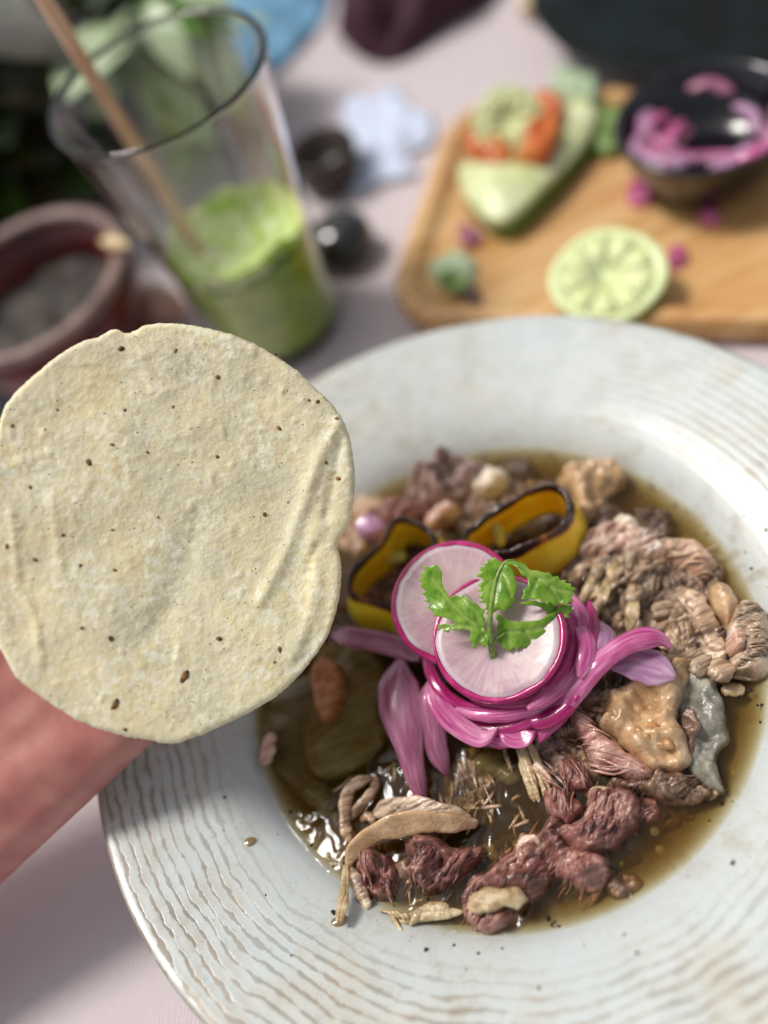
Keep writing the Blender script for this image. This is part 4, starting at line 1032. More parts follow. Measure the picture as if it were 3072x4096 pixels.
leaf([(905, 1120), (880, 1165), (850, 1130), (835, 1168), (815, 1160), (818, 1125), (795, 1140), (800, 1100), (805, 1070), (760, 1060), (720, 1068), (690, 1055), (690, 1078), (655, 1070), (660, 1052), (612, 1076), (635, 1050), (620, 1040), (650, 1030), (700, 1035), (720, 1020), (680, 1000), (640, 990), (600, 985), (598, 960), (570, 945), (575, 915), (545, 905), (558, 885), (530, 860), (555, 850), (520, 820), (540, 805), (505, 780), (535, 775), (525, 740), (555, 745), (545, 705), (580, 720), (605, 700), (630, 720), (648, 750), (645, 800), (660, 840), (690, 885), (700, 910), (690, 890), (720, 870), (745, 885), (760, 868), (785, 890), (800, 890), (810, 910), (840, 920), (860, 945), (885, 960), (870, 985), (885, 1010), (875, 1040), (890, 1075)], DC + .0035, (-.25, -.1), (-14, 9, 8), 1.2, [[(905, 1120), (860, 1060), (780, 1000), (680, 900), (590, 780)], [(860, 1060), (830, 960), (760, 890)], [(860, 1060), (760, 1040), (640, 1050)], [(880, 1090), (840, 1140)]])
leaf([(940, 1125), (955, 1090), (950, 1050), (960, 1020), (940, 995), (955, 978), (985, 995), (1010, 1010), (1060, 1020), (1120, 1015), (1180, 1010), (1225, 985), (1260, 970), (1290, 950), (1300, 935), (1330, 925), (1345, 935), (1372, 930), (1365, 948), (1380, 960), (1345, 975), (1355, 995), (1320, 1000), (1340, 1030), (1325, 1060), (1340, 1085), (1310, 1085), (1325, 1110), (1290, 1100), (1285, 1135), (1260, 1120), (1235, 1138), (1225, 1115), (1200, 1145), (1190, 1125), (1170, 1170), (1150, 1150), (1110, 1168), (1090, 1150), (1055, 1180), (1045, 1155), (1018, 1185), (1000, 1165), (985, 1170), (970, 1140)], DC + .0025, (.2, -.2), (-10, -14, -5), 2.6, [[(940, 1125), (1000, 1080), (1100, 1070), (1220, 1050), (1340, 960)], [(1000, 1080), (1020, 1160)], [(1100, 1070), (1160, 1140)], [(1220, 1050), (1310, 1090)]])
leaf([(1000, 690), (1030, 675), (1060, 680), (1090, 685), (1115, 700), (1135, 730), (1180, 735), (1220, 750), (1240, 745), (1260, 770), (1290, 765), (1300, 790), (1335, 785), (1330, 805), (1365, 810), (1355, 825), (1390, 835), (1370, 850), (1390, 870), (1360, 880), (1378, 905), (1345, 910), (1340, 930), (1300, 915), (1280, 930), (1262, 918), (1245, 905), (1232, 925), (1215, 905), (1195, 915), (1180, 890), (1160, 900), (1125, 890), (1100, 900), (1085, 890), (1100, 860), (1095, 840), (1120, 830), (1125, 800), (1118, 770), (1090, 760), (1075, 730), (1050, 700)], DC + .001, (.3, .25), (-12, -22, 10), 3.9, [[(1010, 690), (1100, 710), (1180, 780), (1280, 840), (1380, 860)], [(1180, 780), (1140, 870)], [(1180, 780), (1260, 780)], [(1250, 825), (1300, 900)]])
leaf([(1075, 915), (1120, 905), (1160, 900), (1200, 915), (1235, 900), (1255, 895), (1262, 930), (1290, 935), (1270, 955), (1230, 975), (1200, 945), (1160, 930), (1110, 925)], DC + .0035, (.2, -.1), (-14, -14, 0), 5.2)
leaf([(985, 690), (960, 680), (935, 660), (920, 680), (900, 670), (890, 700), (865, 695), (880, 715), (850, 720), (862, 745), (832, 765), (865, 775), (870, 800), (840, 815), (862, 830), (842, 850), (870, 860), (845, 880), (870, 895), (850, 915), (885, 915), (890, 940), (870, 950), (900, 955), (890, 978), (930, 970), (960, 950), (985, 960), (995, 965), (1010, 940), (1035, 945), (1030, 920), (1055, 905), (1045, 880), (1060, 850), (1058, 800), (1050, 760), (1030, 720)], DC + .0055, (0, .15), (-10, -10, 6), 6.1, [[(985, 700), (950, 800), (930, 930)], [(975, 740), (880, 830)], [(985, 740), (1030, 880)]])
sweep('stem', [at_depth(p, d_) for p, d_ in zip(c4([(958, 1262), (930, 1205), (918, 1140), (912, 1060), (918, 950), (935, 840), (960, 750), (1000, 685), (1050, 680)]), [DC + .0075, DC + .0055, DC + .002, DC + .0005, DC - .0008, DC - .001, DC - .0005, DC + .0002, DC + .0008])], [.0020, .0023, .0019, .0016, .0015, .0014, .0012, .0010], [.0018, .0018, .0014, .0012, .001], CST, sprig, ns=10, up=-FWD, taper=(.8, .4))
sweep('stem', [at_depth(p, d_) for p, d_ in zip(c4([(918, 1140), (900, 1110), (860, 1060)]), [DC + .002, DC + .002, DC + .003])], .0011, .0011, CST, sprig, ns=8, up=-FWD)
sweep('stem', [at_depth(p, d_) for p, d_ in zip(c4([(920, 1145), (945, 1118), (1000, 1080)]), [DC + .002, DC + .002, DC + .002])], .0011, .0011, CST, sprig, ns=8, up=-FWD)

# ------------------------------------------------------------------ specks and drops on the rim
def plate_z(r):
    a = np.array(ctrl)[::-1]
    return float(np.interp(r, a[:, 0], a[:, 1]))
def on_plate(px):
    z = .040
    for _ in range(12):
        p = at_z(px, z); z = plate_z(math.hypot(p.x, p.y))
    return at_z(px, z)
M = Mat('pepper_fleck', '231a12', .5); FL = M.m
fv, ff = [], []
def fleck(p, s, el=1.0, a0=0.0):
    b0 = len(fv)
    ng = 7
    for j in range(ng):
        a = 2 * math.pi * j / ng; q = s * random.uniform(.7, 1.2)
        x, y = q * math.cos(a) * el, q * math.sin(a)
        fv.append((p.x + x * math.cos(a0) - y * math.sin(a0), p.y + x * math.sin(a0) + y * math.cos(a0), p.z - .00006))
    fv.append((p.x, p.y, p.z + s * .55))
    for j in range(ng): ff.append((b0 + j, b0 + (j + 1) % ng, b0 + ng))
for (x, y, s) in [(1063, 820, .0012), (1000, 940, .0006), (1030, 955, .0006), (1060, 975, .0008), (1138, 1395, .0004), (1380, 1570, .0007), (1315, 995, .0004), (1210, 1355, .0004), (955, 735, .0005), (1130, 660, .0004), (1580, 1365, .0010), (1260, 1283, .0006)]:
    fleck(on_plate(c8([(x, y)])[0]), s, 1.3, random.random() * 3)
for (x, y, s) in [(1255, 652, .0007), (1215, 360, .0005), (1005, 460, .0006), (1335, 440, .0006), (1220, 565, .0004), (835, 305, .0008), (1305, 1505, .0006), (1095, 1960, .0008), (1020, 2050, .0004), (1150, 1945, .0004), (1315, 1410, .0007), (1290, 895, .0005)]:
    p = on_plate(c5([(x, y)])[0]); fleck(p, s, 1.3, random.random() * 3)
for (x, y, s) in [(300, 500, .0009), (412, 480, .0006), (510, 512, .0008), (605, 492, .0005), (750, 652, .0006), (1522, 152, .0008), (1140, 510, .0007), (830, 405, .0007), (1090, 437, .0006), (930, 480, .0005)]:
    s2 = 1672 / 1659
    fleck(on_plate(((1400 + x * s2) / K, (3300 + y * s2) / K)), s, 1.2, random.random() * 3)
rs2 = random.Random(9)
for k in range(110):
    a = rs2.uniform(0, 2 * math.pi); r_ = rs2.uniform(.09, .137)
    fleck(Vector((r_ * math.cos(a), r_ * math.sin(a), plate_z(r_))), rs2.uniform(.00015, .00038), 1.2, a)
for k in range(60):                                  # afloat near the broth edge
    a = rs2.uniform(0, 2 * math.pi); r_ = .0868 - abs(rs2.gauss(0, .006))
    fleck(Vector((r_ * math.cos(a), r_ * math.sin(a), ZS + .0001)), rs2.uniform(.0003, .0008), 1.3, a)
tag(link('herb_flecks', fv, ff, FL, smooth=False), 'tiny dark herb flecks scattered over the plate rim and broth edge', 'herb flecks', None, 'stuff')
M = Mat('broth_drop', '8a6a3a', .06); M.set('Alpha', .75); M.set('Coat Weight', 1.0); DROP = M.m
for (x, y, rx, ry) in [(1175, 1035, .0026, .0019), (1600, 1410, .0030, .0020)]:
    p = on_plate(c8([(x, y)])[0])
    V, F = [], []
    sg = 20
    for k in range(5):
        e = k / 5; rr_ = math.cos(e * math.pi / 2)
        for j in range(sg):
            a = 2 * math.pi * j / sg; q = 1 + .12 * math.sin(2 * a + 1)
            V.append((p.x + rx * q * rr_ * math.cos(a), p.y + ry * q * rr_ * math.sin(a), p.z - .0001 + .0008 * math.sin(e * math.pi / 2)))
    V.append((p.x, p.y, p.z + .0007))
    for k in range(4):
        for j in range(sg): F.append((k * sg + j, k * sg + (j + 1) % sg, (k + 1) * sg + (j + 1) % sg, (k + 1) * sg + j))
    for j in range(sg): F.append((4 * sg + j, 4 * sg + (j + 1) % sg, 5 * sg))
    tag(link('broth_drop', V, F, DROP), 'brown broth drop splashed on the striped plate rim' if rx < .0028 else 'brown broth smear at the end of the trailing strands', 'drop')
M = Mat('fat_bead', 'c8a850', .03); M.set('Alpha', .12); M.set('Coat Weight', 1.0)
bv, bf = [], []
for k in range(130):
    a = rs2.uniform(0, 2 * math.pi); r_ = .086 * math.sqrt(rs2.random()); x, y = r_ * math.cos(a), r_ * math.sin(a); q = rs2.uniform(.0004, .0016) * (1 if rs2.random() < .8 else 1.5)
    b0 = len(bv)
    for rg_, hz in ((1.0, -.0001), (.8, .00016), (.45, .00028)):
        for j in range(14): g_ = 2 * math.pi * j / 14; bv.append((x + q * rg_ * math.cos(g_), y + q * rg_ * math.sin(g_), ZS + hz + .00012))
    bv.append((x, y, ZS + .00043))
    for l_ in range(2):
        for j in range(14): bf.append((b0 + l_ * 14 + j, b0 + l_ * 14 + (j + 1) % 14, b0 + (l_ + 1) * 14 + (j + 1) % 14, b0 + (l_ + 1) * 14 + j))
    for j in range(14): bf.append((b0 + 28 + j, b0 + 28 + (j + 1) % 14, b0 + 42))
tag(link('fat_beads', bv, bf, M.m), 'clear golden beads of fat floating all over the broth', 'fat', None, 'stuff')
# small fibres and broth bits in the middle
for k in range(44):
    x, y = rs2.choice([(rs2.uniform(1200, 1650), rs2.uniform(700, 1300)), (rs2.uniform(560, 1000), rs2.uniform(850, 1200)), (rs2.uniform(600, 1300), rs2.uniform(1280, 1700)), (rs2.uniform(1330, 1650), rs2.uniform(780, 1250))])
    a = R(rs2.gauss(70, 35)); L = rs2.uniform(30, 85)
    pts = c6([(x - L * math.cos(a), y + L * math.sin(a)), (x + rs2.uniform(-10, 10), y + rs2.uniform(-10, 10)), (x + L * math.cos(a), y - L * math.sin(a))])
    z0 = ZS + rs2.uniform(-.0022, .0004)
    fibre(pts, [z0 - .0006, z0 + .0004, z0 - .0006], rs2.uniform(.0005, .0013), [STR, TAN, STR, TAN][k % 4], 'fine pale meat fibre floating in the middle of the broth', 'fine fibres in the broth')
for k in range(12):
    x, y = 360 + 8 * k + rs2.uniform(-20, 20), 420 + rs2.uniform(-60, 40)
    fibre(c7([(x - 20, y - 20), (x + 20 + k, y + 100), (x + 50 + k * 3, y + 210 + rs2.uniform(-30, 60))]), [Z + .001, Z + .0035, Z + .001], rs2.uniform(.0012, .003), FIB, 'pale strand in the tuft of fibres below the pink onions', 'tuft of fibres below the onions')

# ------------------------------------------------------------------ glass of green juice with straw
GX, GY = -0.0140, 0.2331
glass = empty('juice_glass', (GX, GY, 0)); tag(glass, 'tall flared clear glass half full of green juice', 'glass')
M = Mat('clear_glass', 'ffffff', 0.0); M.set('Transmission Weight', 1.0); M.set('IOR', 1.45); GL = M.m
outr = [(0.0, 0.0), (.030, 0.0), (.0325, .0012), (.0335, .005), (.0345, .03), (.0362, .06), (.0392, .09), (.0430, .12), (.0460, .1365), (.0468, .1382), (.0470, .1396)]
inr = [(.0462, .1408), (.0449, .1404), (.0440, .1390), (.0436, .1365), (.0404, .12), (.0366, .09), (.0336, .06), (.0320, .03), (.0312, .008), (.029, .0045), (0.0, .004)]
prof = [tuple(p) for p in resample(catmull(outr, 6, False), .002, False)] + [tuple(p) for p in resample(catmull(inr, 6, False), .002, False)]
lathe('glass_wall', prof, GL, (GX, GY, 0), 128, glass)
M = Mat('green_juice', '9ab52a', .25)
f = M.noise(70, 4, .6)
M.set('Base Color', M.ramp(f, (.35, '93b800'), (.55, 'aed012'), (.75, 'cbe34c'))); M.sss(.5, (.006, .008, .002)); M.set('Coat Weight', .4)
JU = M.m
JL = .055
def jr(z): return float(np.interp(z, [.0045, .008, .03, .06, .09, .12], [.029, .0312, .0320, .0336, .0366, .0404])) - .0003
jp = [(0.0, .0046), (.0275, .0050)] + [(jr(z), z) for z in np.linspace(.0082, JL - .001, 14)] + [(jr(JL) - .0002, JL), (jr(JL) - .0018, JL - .0006), (.02, JL - .0010), (0, JL - .0010)]
juice = lathe('juice', jp, JU, (GX, GY, 0), 96); tag(juice, 'bright green blended juice in the lower half of the glass', 'juice')
M = Mat('juice_foam', 'c8d694', .5); M.set('Base Color', M.ramp(M.noise(160, 4), (.42, 'a6cc30'), (.6, 'e6f2ba'))); M.sss(.4, (.004, .004, .002)); M.bump(M.vor(500), .0006, .6); FO = M.m
def fw(r, z, a): return (0, 0.007 * max(0, nz(math.cos(a) * 1.6, math.sin(a) * 1.6, 3, 2)) if r > .02 else 0)
fp = [(.0, JL + .0006), (.012, JL + .0006), (.024, JL + .001), (jr(JL) - .004, JL + .0022), (jr(JL + .007) - .0012, JL + .007), (jr(JL + .0075) - .0001, JL + .0085), (jr(JL + .004) - .0001, JL + .004), (jr(JL) - .0001, JL + .0004), (.02, JL - .0004), (0.0, JL - .0004)]
lathe('foam', fp, FO, (GX, GY, 0), 96, juice, fw, False)
M = Mat('paper_straw', 'c99a76', .6); M.set('Base Color', M.ramp(M.noise(60, 3), (.4, 'd6a883'), (.62, 'e6bf9d'))); ST = M.m
A = at_z(c1([(858, 1085)])[0], JL)
Bp = at_z(c1([(362, 275)])[0], .147)
dirn = (Bp - A).normalized()
p0, p1 = A - dirn * .030, A + dirn * .245
seg, V, F = 28, [], []
sd = dirn.cross(Vector((0, 0, 1))).normalized(); nn = sd.cross(dirn)
for (p, r_) in ((p0, .0032), (p1, .0032), (p1, .0027), (p0, .0027)):
    for j in range(seg):
        a = 2 * math.pi * j / seg; V.append(p + sd * math.cos(a) * r_ + nn * math.sin(a) * r_)
for k in range(4):
    for j in range(seg):
        F.append((k * seg + j, k * seg + (j + 1) % seg, ((k + 1) % 4) * seg + (j + 1) % seg, ((k + 1) % 4) * seg + j))
straw = link('straw', V, F, ST); tag(straw, 'light brown drinking straw leaning in the juice glass', 'straw')

# ------------------------------------------------------------------ wooden board with its things
bl = at_z(c2([(318, 1135)])[0], .014); tl = at_z(c2([(505, 395)])[0], .014); br = at_z(c2([(1659, 1145)])[0], .014)
ex = (Vector((br.x, br.y, 0)) - Vector((bl.x, bl.y, 0))).normalized()
ey = Vector((-ex.y, ex.x, 0))
BO = Vector((bl.x, bl.y, 0)) - ex * .006
BL, BW = .36, (Vector((tl.x, tl.y, 0)) - BO).dot(ey) + .010
M = Mat('wood', 'c48a4e', .45)
v = M.mapped((14, 130, 60), (0, 0, -math.atan2(ex.y, ex.x)))
f = M.noise(1, 5, .6, v, .6)
M.set('Base Color', M.ramp(M.math('ADD', M.math('MULTIPLY', f, .75), M.math('MULTIPLY', M.noise(18, 2), .25)), (.33, 'b58048'), (.5, 'd0a066'), (.68, 'e2bd8a')))
M.set('Coat Weight', .15); M.bump(f, .0005, .4)
WD = M.m
def rrect(inset, rc, n=10):
    pts = []
    L, W_ = BL - 2 * inset, BW - 2 * inset
    r_ = max(rc - inset, .004)
    for (cx, cy, a0) in ((L - r_, W_ - r_, 0), (r_, W_ - r_, 90), (r_, r_, 180), (L - r_, r_, 270)):
        for k in range(n + 1):
            a = R(a0 + 90 * k / n); pts.append((inset + cx + r_ * math.cos(a), inset + cy + r_ * math.sin(a)))
    return pts
loops = [(.004, 0.0), (.0005, .003), (0, .008), (.0005, .0135), (.003, .0152), (.007, .0152), (.0095, .0138), (.012, .0090), (.015, .0072)]
V, F = [], []
for (ins, z) in loops:
    for (x, y) in rrect(ins, .034): p = BO + ex * x + ey * y; V.append((p.x, p.y, z))
m = len(V) // len(loops)
for k in range(len(loops) - 1):
    for j in range(m): F.append((k * m + j, k * m + (j + 1) % m, (k + 1) * m + (j + 1) % m, (k + 1) * m + j))
F.append(tuple((len(loops) - 1) * m + j for j in range(m))); F.append(tuple(range(m))[::-1])
tag(link('serving_board', V, F, WD), 'rounded wooden serving board with raised lip behind the plate', 'board')
ZB = .0072
# lime half in front
def lime(cx_px, zc, rad, nrm, label, squeezed=0.0):
    o = empty('lime_half', at_z(cx_px, zc)); tag(o, label, 'lime')
    o.rotation_euler = Vector(nrm).normalized().to_track_quat('Z', 'Y').to_euler()
    def lm(name, prof_, mat, seg=48):
        V, F, rows = [], [], []
        for (r_, z) in prof_:
            if r_ == 0: rows.append([len(V)]); V.append((0, 0, z)); continue
            q = []
            for j in range(seg): a = 2 * math.pi * j / seg; q.append(len(V)); V.append((r_ * math.cos(a) * (1 + .06 * math.cos(2 * a)), r_ * math.sin(a), z))
            rows.append(q)
        for A_, B_ in zip(rows[:-1], rows[1:]):
            for j in range(seg):
                k = (j + 1) % seg
                if len(A_) == 1: F.append((A_[0], B_[j], B_[k]))
                elif len(B_) == 1: F.append((A_[j], B_[0], A_[k]))
                else: F.append((A_[j], B_[j], B_[k], A_[k]))
        me = bpy.data.meshes.new(name); me.from_pydata(V, [], F); me.polygons.foreach_set('use_smooth', [True] * len(F)); me.materials.append(mat)
        bmn = bmesh.new(); bmn.from_mesh(me); bmesh.ops.recalc_face_normals(bmn, faces=bmn.faces); bmn.to_mesh(me); bmn.free()
        p = bpy.data.objects.new(name, me); COL.objects.link(p); p.parent = o
    hz = rad * (.72 - squeezed)
    lm('rind', [(rad * math.cos(R(a)), -hz * math.sin(R(a))) for a in range(0, 90, 9)] + [(0, -hz)], LR)
    lm('pith', [(rad, .0), (rad * .985, .0005), (rad * .86, .0006), (rad * .84, .0002), (0, .0)], LP)
    for k in range(9):                              # wedges of pulp
        a0, a1 = 2 * math.pi * k / 9 + .035, 2 * math.pi * (k + 1) / 9 - .035
        pts = [(rad * .12 * math.cos((a0 + a1) / 2), rad * .12 * math.sin((a0 + a1) / 2))]
        pts += [(rad * .82 * math.cos(a0 + (a1 - a0) * j / 6), rad * .82 * math.sin(a0 + (a1 - a0) * j / 6)) for j in range(7)]
        V = [(x * (1 + .0), y, .0007 if i == 0 else .0005) for i, (x, y) in enumerate(pts)] + [(x, y, -.0005) for x, y in pts]
        n8 = len(pts); cxy = np.mean(np.array(pts), 0); V.append((cxy[0], cxy[1], .0009))
        F = [(i, (i + 1) % n8, 2 * n8) for i in range(n8)] + [(i, i + n8, (i + 1) % n8 + n8, (i + 1) % n8) for i in range(n8)]
        me = bpy.data.meshes.new('segment'); me.from_pydata(V, [], F); me.materials.append(LF); me.polygons.foreach_set('use_smooth', [True] * len(F))
        p = bpy.data.objects.new('segment', me); COL.objects.link(p); p.parent = o
    return o
M = Mat('lime_rind', '8fae1c', .35); M.set('Base Color', M.ramp(M.noise(120, 3), (.35, '6f9410'), (.65, 'a9c238'))); M.bump(M.vor(700), .0004, .5); LR = M.m
LP = Mat('lime_pith', 'dfe9ae', .45).sss(.3, (.003, .003, .001)).m
M = Mat('lime_pulp', 'c9d878', .18); M.set('Base Color', M.ramp(M.noise(260, 3), (.35, 'd2dc94'), (.65, 'e6edb8'))); M.sss(.5, (.004, .004, .001)); M.set('Roughness', .4); M.set('Coat Weight', .1); LF = M.m
lime(c2([(1090, 975)])[0], .0243, .0242, (-.10, -.22, 1), 'large cut lime half facing up near the plate')
lime(c2([(735, 425)])[0], .034, .0165, (-.25, -.75, .75), 'small lime half leaning on the avocado slice')
# avocado, orange peppers, leaves
M = Mat('avocado_flesh', 'c6cf8a', .4); M.set('Base Color', M.ramp(M.noise(60, 3), (.35, 'c3cd8c'), (.65, 'dfe3b8'))); M.sss(.3, (.003, .003, .001)); AV = M.m
M = Mat('avocado_edge', '5f7a30', .45); AE = M.m
av = empty('avocado_slice', at_z(c2([(800, 640)])[0], ZB)); tag(av, 'pale green avocado slice with darker rind on the board', 'avocado')
avo = c2([(560, 620), (590, 700), (680, 782), (760, 762), (870, 662), (960, 562), (1040, 452), (1060, 390), (1000, 345), (930, 400), (890, 480), (830, 545), (740, 560), (640, 565), (580, 590)])
pla = flat(.020)
patch('flesh', avo, pla, .003, lambda u, v, d: .006 * min(1, d / .012) + nz(u * 50, v * 50, 1, 2) * .002, lambda u, v, d: -.003, AV, av)
avr = c2([(585, 690), (690, 795), (775, 775), (885, 672), (975, 570), (1058, 455), (1075, 380), (1050, 370), (1020, 450), (930, 570), (850, 650), (750, 740), (680, 760), (600, 670)])
patch('rind', avr, flat(.0175), .003, lambda u, v, d: .0, lambda u, v, d: -.0100, AE, av)
M = Mat('orange_pepper', 'c4622a', .35); M.set('Base Color', M.ramp(M.noise(80, 3), (.35, 'b54a1c'), (.65, 'd8823c'))); OR = M.m
meat('pepper_piece', c2([(600, 480), (690, 495), (740, 540), (700, 580), (640, 570), (590, 530)]), .0265, .004, OR, 'small orange pepper piece left of the lime on the avocado', 'pepper', edge=.005, step=.002, dep=.004)
meat('pepper_piece', c2([(810, 480), (825, 380), (880, 340), (925, 380), (920, 470), (890, 550), (830, 565), (780, 560)]), .0265, .006, OR, 'larger orange pepper piece right of the lime on the avocado', 'pepper', edge=.006, step=.002, dep=.004)
M = Mat('dull_leaf', '6f8c40', .45); M.set('Base Color', M.ramp(M.noise(90, 3), (.35, '55752c'), (.65, '8fa860'))); GF = M.m
M = Mat('pale_leaf', 'a9bd9a', .45); PL_ = M.m
meat('pepper_scrap', c2([(1060, 440), (1110, 405), (1160, 430), (1150, 510), (1090, 550), (1040, 520)]), ZB + .003, .006, GF, 'green pepper scrap between avocado and black bowl', 'pepper', edge=.006, step=.002, dep=.0028)
meat('lime_shell', c2([(890, 330), (950, 285), (1040, 300), (1060, 370), (1000, 400), (930, 380)]), .012, .010, PL_, 'pale green squeezed lime shell behind the avocado', 'lime', edge=.008, step=.002, dep=.0045)
meat('herb_scrap', c2([(470, 960), (510, 910), (570, 900), (620, 940), (610, 1010), (550, 1030), (490, 1000)]), ZB + .001, .004, PL_, 'grey green herb scrap near the left lip of the board', 'herb', edge=.006, step=.002, dep=.0009)
meat('herb_scrap', c2([(500, 985), (545, 960), (590, 1000), (540, 1030)]), ZB + .0055, .0015, GF, 'darker green leaf bit on the grey green herb scrap', 'herb', edge=.003, step=.0015, dep=.001)
meat('crumb', c2([(585, 1050), (620, 1040), (640, 1070), (600, 1090)]), ZB + .0006, .0022, Mat('dark_crumb', '5a4a4a', .6).m, 'dark crumb between herb scrap and plate', 'crumb', edge=.003, step=.0015, dep=.0006)
for k, (x, y, s, lb) in enumerate([(1205, 680, 46, 'pink onion bit below the black bowl, biggest of those on the board'), (1460, 770, 34, 'pink onion bit farthest from the avocado on the board'), (1335, 905, 40, 'pink onion bit touching the large lime half'), (605, 850, 34, 'faint pink onion bit between avocado and herb scrap')]):
    pts = c2([(x + s * math.cos(a) * random.uniform(.8, 1.2), y + s * 1.1 * math.sin(a) * random.uniform(.8, 1.2)) for a in np.linspace(0, 2 * math.pi, 9)[:-1]])
    meat('onion_bit', pts, ZB + .0012, .004, OP if k < 3 else OD, lb, 'onion', edge=.004, step=.0015, dep=.001)
# black bowl with pickled onions
bc = at_z(c2([(1440, 425)])[0], .036)
M = Mat('black_clay', '14141a', .18); M.set('Coat Weight', .4); BK = M.m
Rb = .0405
bowl = lathe('black_bowl', [(0, .002), (.019, .002), (.022, 0), (.024, 0), (.030, .006), (.037, .017), (Rb, .030), (Rb + .0006, .0315), (Rb - .0008, .0325), (Rb - .003, .031), (.035, .019), (.028, .009), (.017, .0055), (0, .0045)], BK, (bc.x, bc.y, ZB), 72)
tag(bowl, 'small glossy black bowl of pickled pink onions on the board', 'bowl')
rs3 = random.Random(5)
for k in range(26):
    a = rs3.uniform(R(150), R(330)) if k < 20 else rs3.uniform(0, 2 * math.pi)
    r_ = rs3.uniform(.010, .030)
    x, y = bc.x + r_ * math.cos(a), bc.y + r_ * math.sin(a)
    t_ = a + math.pi / 2 + rs3.uniform(-.6, .6); L = rs3.uniform(.008, .014)
    z0 = ZB + .012 + r_ * .35 + rs3.uniform(0, .003)
    P3 = [(x - L * math.cos(t_), y - L * math.sin(t_), z0), (x + .003 * math.cos(a), y + .003 * math.sin(a), z0 + .003), (x + L * math.cos(t_), y + L * math.sin(t_), z0 + .0005)]
    tag(sweep('onion_strip', P3, rs3.uniform(.005, .009), .0025, [OL, OP, OD][k % 3], step=.0016, ns=8, curl=-.25), 'pink pickled onion strip heaped inside the black bowl', 'onion', 'onion strips in the black bowl')

# ------------------------------------------------------------------ red clay bowl at the left, with its bits
rc_ = at_z(c1([(115, 1225)])[0], .058)
M = Mat('red_clay', '5a1210', .32); M.set('Base Color', M.ramp(M.noise(60, 3), (.35, '4a0d0c'), (.65, '6f1a14'))); M.set('Coat Weight', .2); RC = M.m
M = Mat('clay_rim', '7c625c', .5); M.set('Base Color', M.ramp(M.noise(90, 3), (.35, '6b524e'), (.65, '8f766e'))); RCR = M.m
rbw = empty('clay_bowl', (rc_.x, rc_.y, 0)); tag(rbw, 'dark red clay bowl with brown rim left of the glass', 'bowl')
Rr = .053
lathe('body', [(0, 0), (.030, 0), (.034, .002), (.045, .018), (.051, .038), (Rr + .001, .054), (Rr - .0055, .054), (.045, .040), (.038, .025), (.025, .014), (0, .012)], RC, (rc_.x, rc_.y, 0), 80, rbw)
lathe('rim', [(Rr + .0012, .0545), (Rr + .0022, .057), (Rr + .0008, .0600), (Rr - .003, .0606), (Rr - .0062, .0590), (Rr - .0066, .0560), (Rr - .0055, .0545)], RCR, (rc_.x, rc_.y, 0), 80, rbw, None, True)
M = Mat('dark_salsa', '4f4438', .7); M.set('Base Color', M.ramp(M.noise(60, 4), (.35, '1e1815'), (.52, '352c26'), (.7, '54483d')))
def sw(r, z, a): return (0, nz(r * 60 * math.cos(a), r * 60 * math.sin(a), 2, 3) * .004)
sal = lathe('salsa', [(0, .036)] + [(.0430 * k / 12, .036) for k in range(1, 13)] + [(.0375, .026), (0, .022)], M.m, (rc_.x, rc_.y, 0), 64, None, sw)
tag(sal, 'chunky dark grey-brown salsa in the red clay bowl', 'salsa')
M = Mat('pale_pod', 'd9bf8f', .5); M.set('Base Color', M.ramp(M.noise(150, 3), (.35, 'c9aa76'), (.65, 'e6d2a8'))); PD = M.m
p = at_z(c1([(500, 1050)])[0], .0635)
tag(sweep('seed', [p + Vector((-.007, .008, -.001)), p, p + Vector((.006, -.0085, -.0005))], [.006, .0095, .006], [.005, .0065, .005], PD, taper=(.25, .15), tl=.4), 'pale tan seed sitting on the rim of the clay bowl', 'seed')
p = at_z(c1([(670, 1310)])[0], .012)
M = Mat('pink_beige', 'd8b3a0', .5); M.set('Base Color', M.ramp(M.noise(100, 3), (.35, 'caa08c'), (.65, 'e2c3b2')))
tag(sweep('garlic_clove', [p + Vector((-.016, .016, 0)), p, p + Vector((.014, -.014, 0))], [.018, .024, .018], [.017, .022, .017], M.m, taper=(.2, .25), tl=.4, step=.0016, ns=18), 'pinkish beige clove on the cloth between clay bowl and glass', 'garlic')
p = at_z(c1([(30, 1560)])[0], .012)
tag(lathe('dark_dish', [(0, .002), (.02, 0), (.024, 0), (.034, .010), (.036, .014), (.034, .0145), (.024, .006), (0, .005)], Mat('blue_black', '1c2230', .25).m, (p.x - .012, p.y, 0), 48), 'small blue-black dish below the red clay bowl', 'dish')

# ------------------------------------------------------------------ dark things to the right of the glass
p = at_z(c1([(1475, 1040)])[0], .010)
M = Mat('glossy_black', '22211f', .12); M.set('Coat Weight', .6)
tag(lathe('salt_pot', [(0, 0), (.012, 0), (.0165, .004), (.018, .010), (.0165, .017), (.011, .0215), (.005, .023), (0, .0232)], M.m, (p.x, p.y, 0), 48), 'rounded glossy black pot on the cloth right of the glass', 'pot')
p = at_z(c1([(1400, 720)])[0], .014)
M = Mat('dark_brown_clay', '33271f', .4)
tag(lathe('clay_cup', [(0, 0), (.014, 0), (.018, .006), (.020, .02), (.019, .024), (.0175, .0238), (.016, .012), (0, .006)], M.m, (p.x + .002, p.y + .003, 0), 48), 'dark brown clay cup behind the black pot', 'cup')

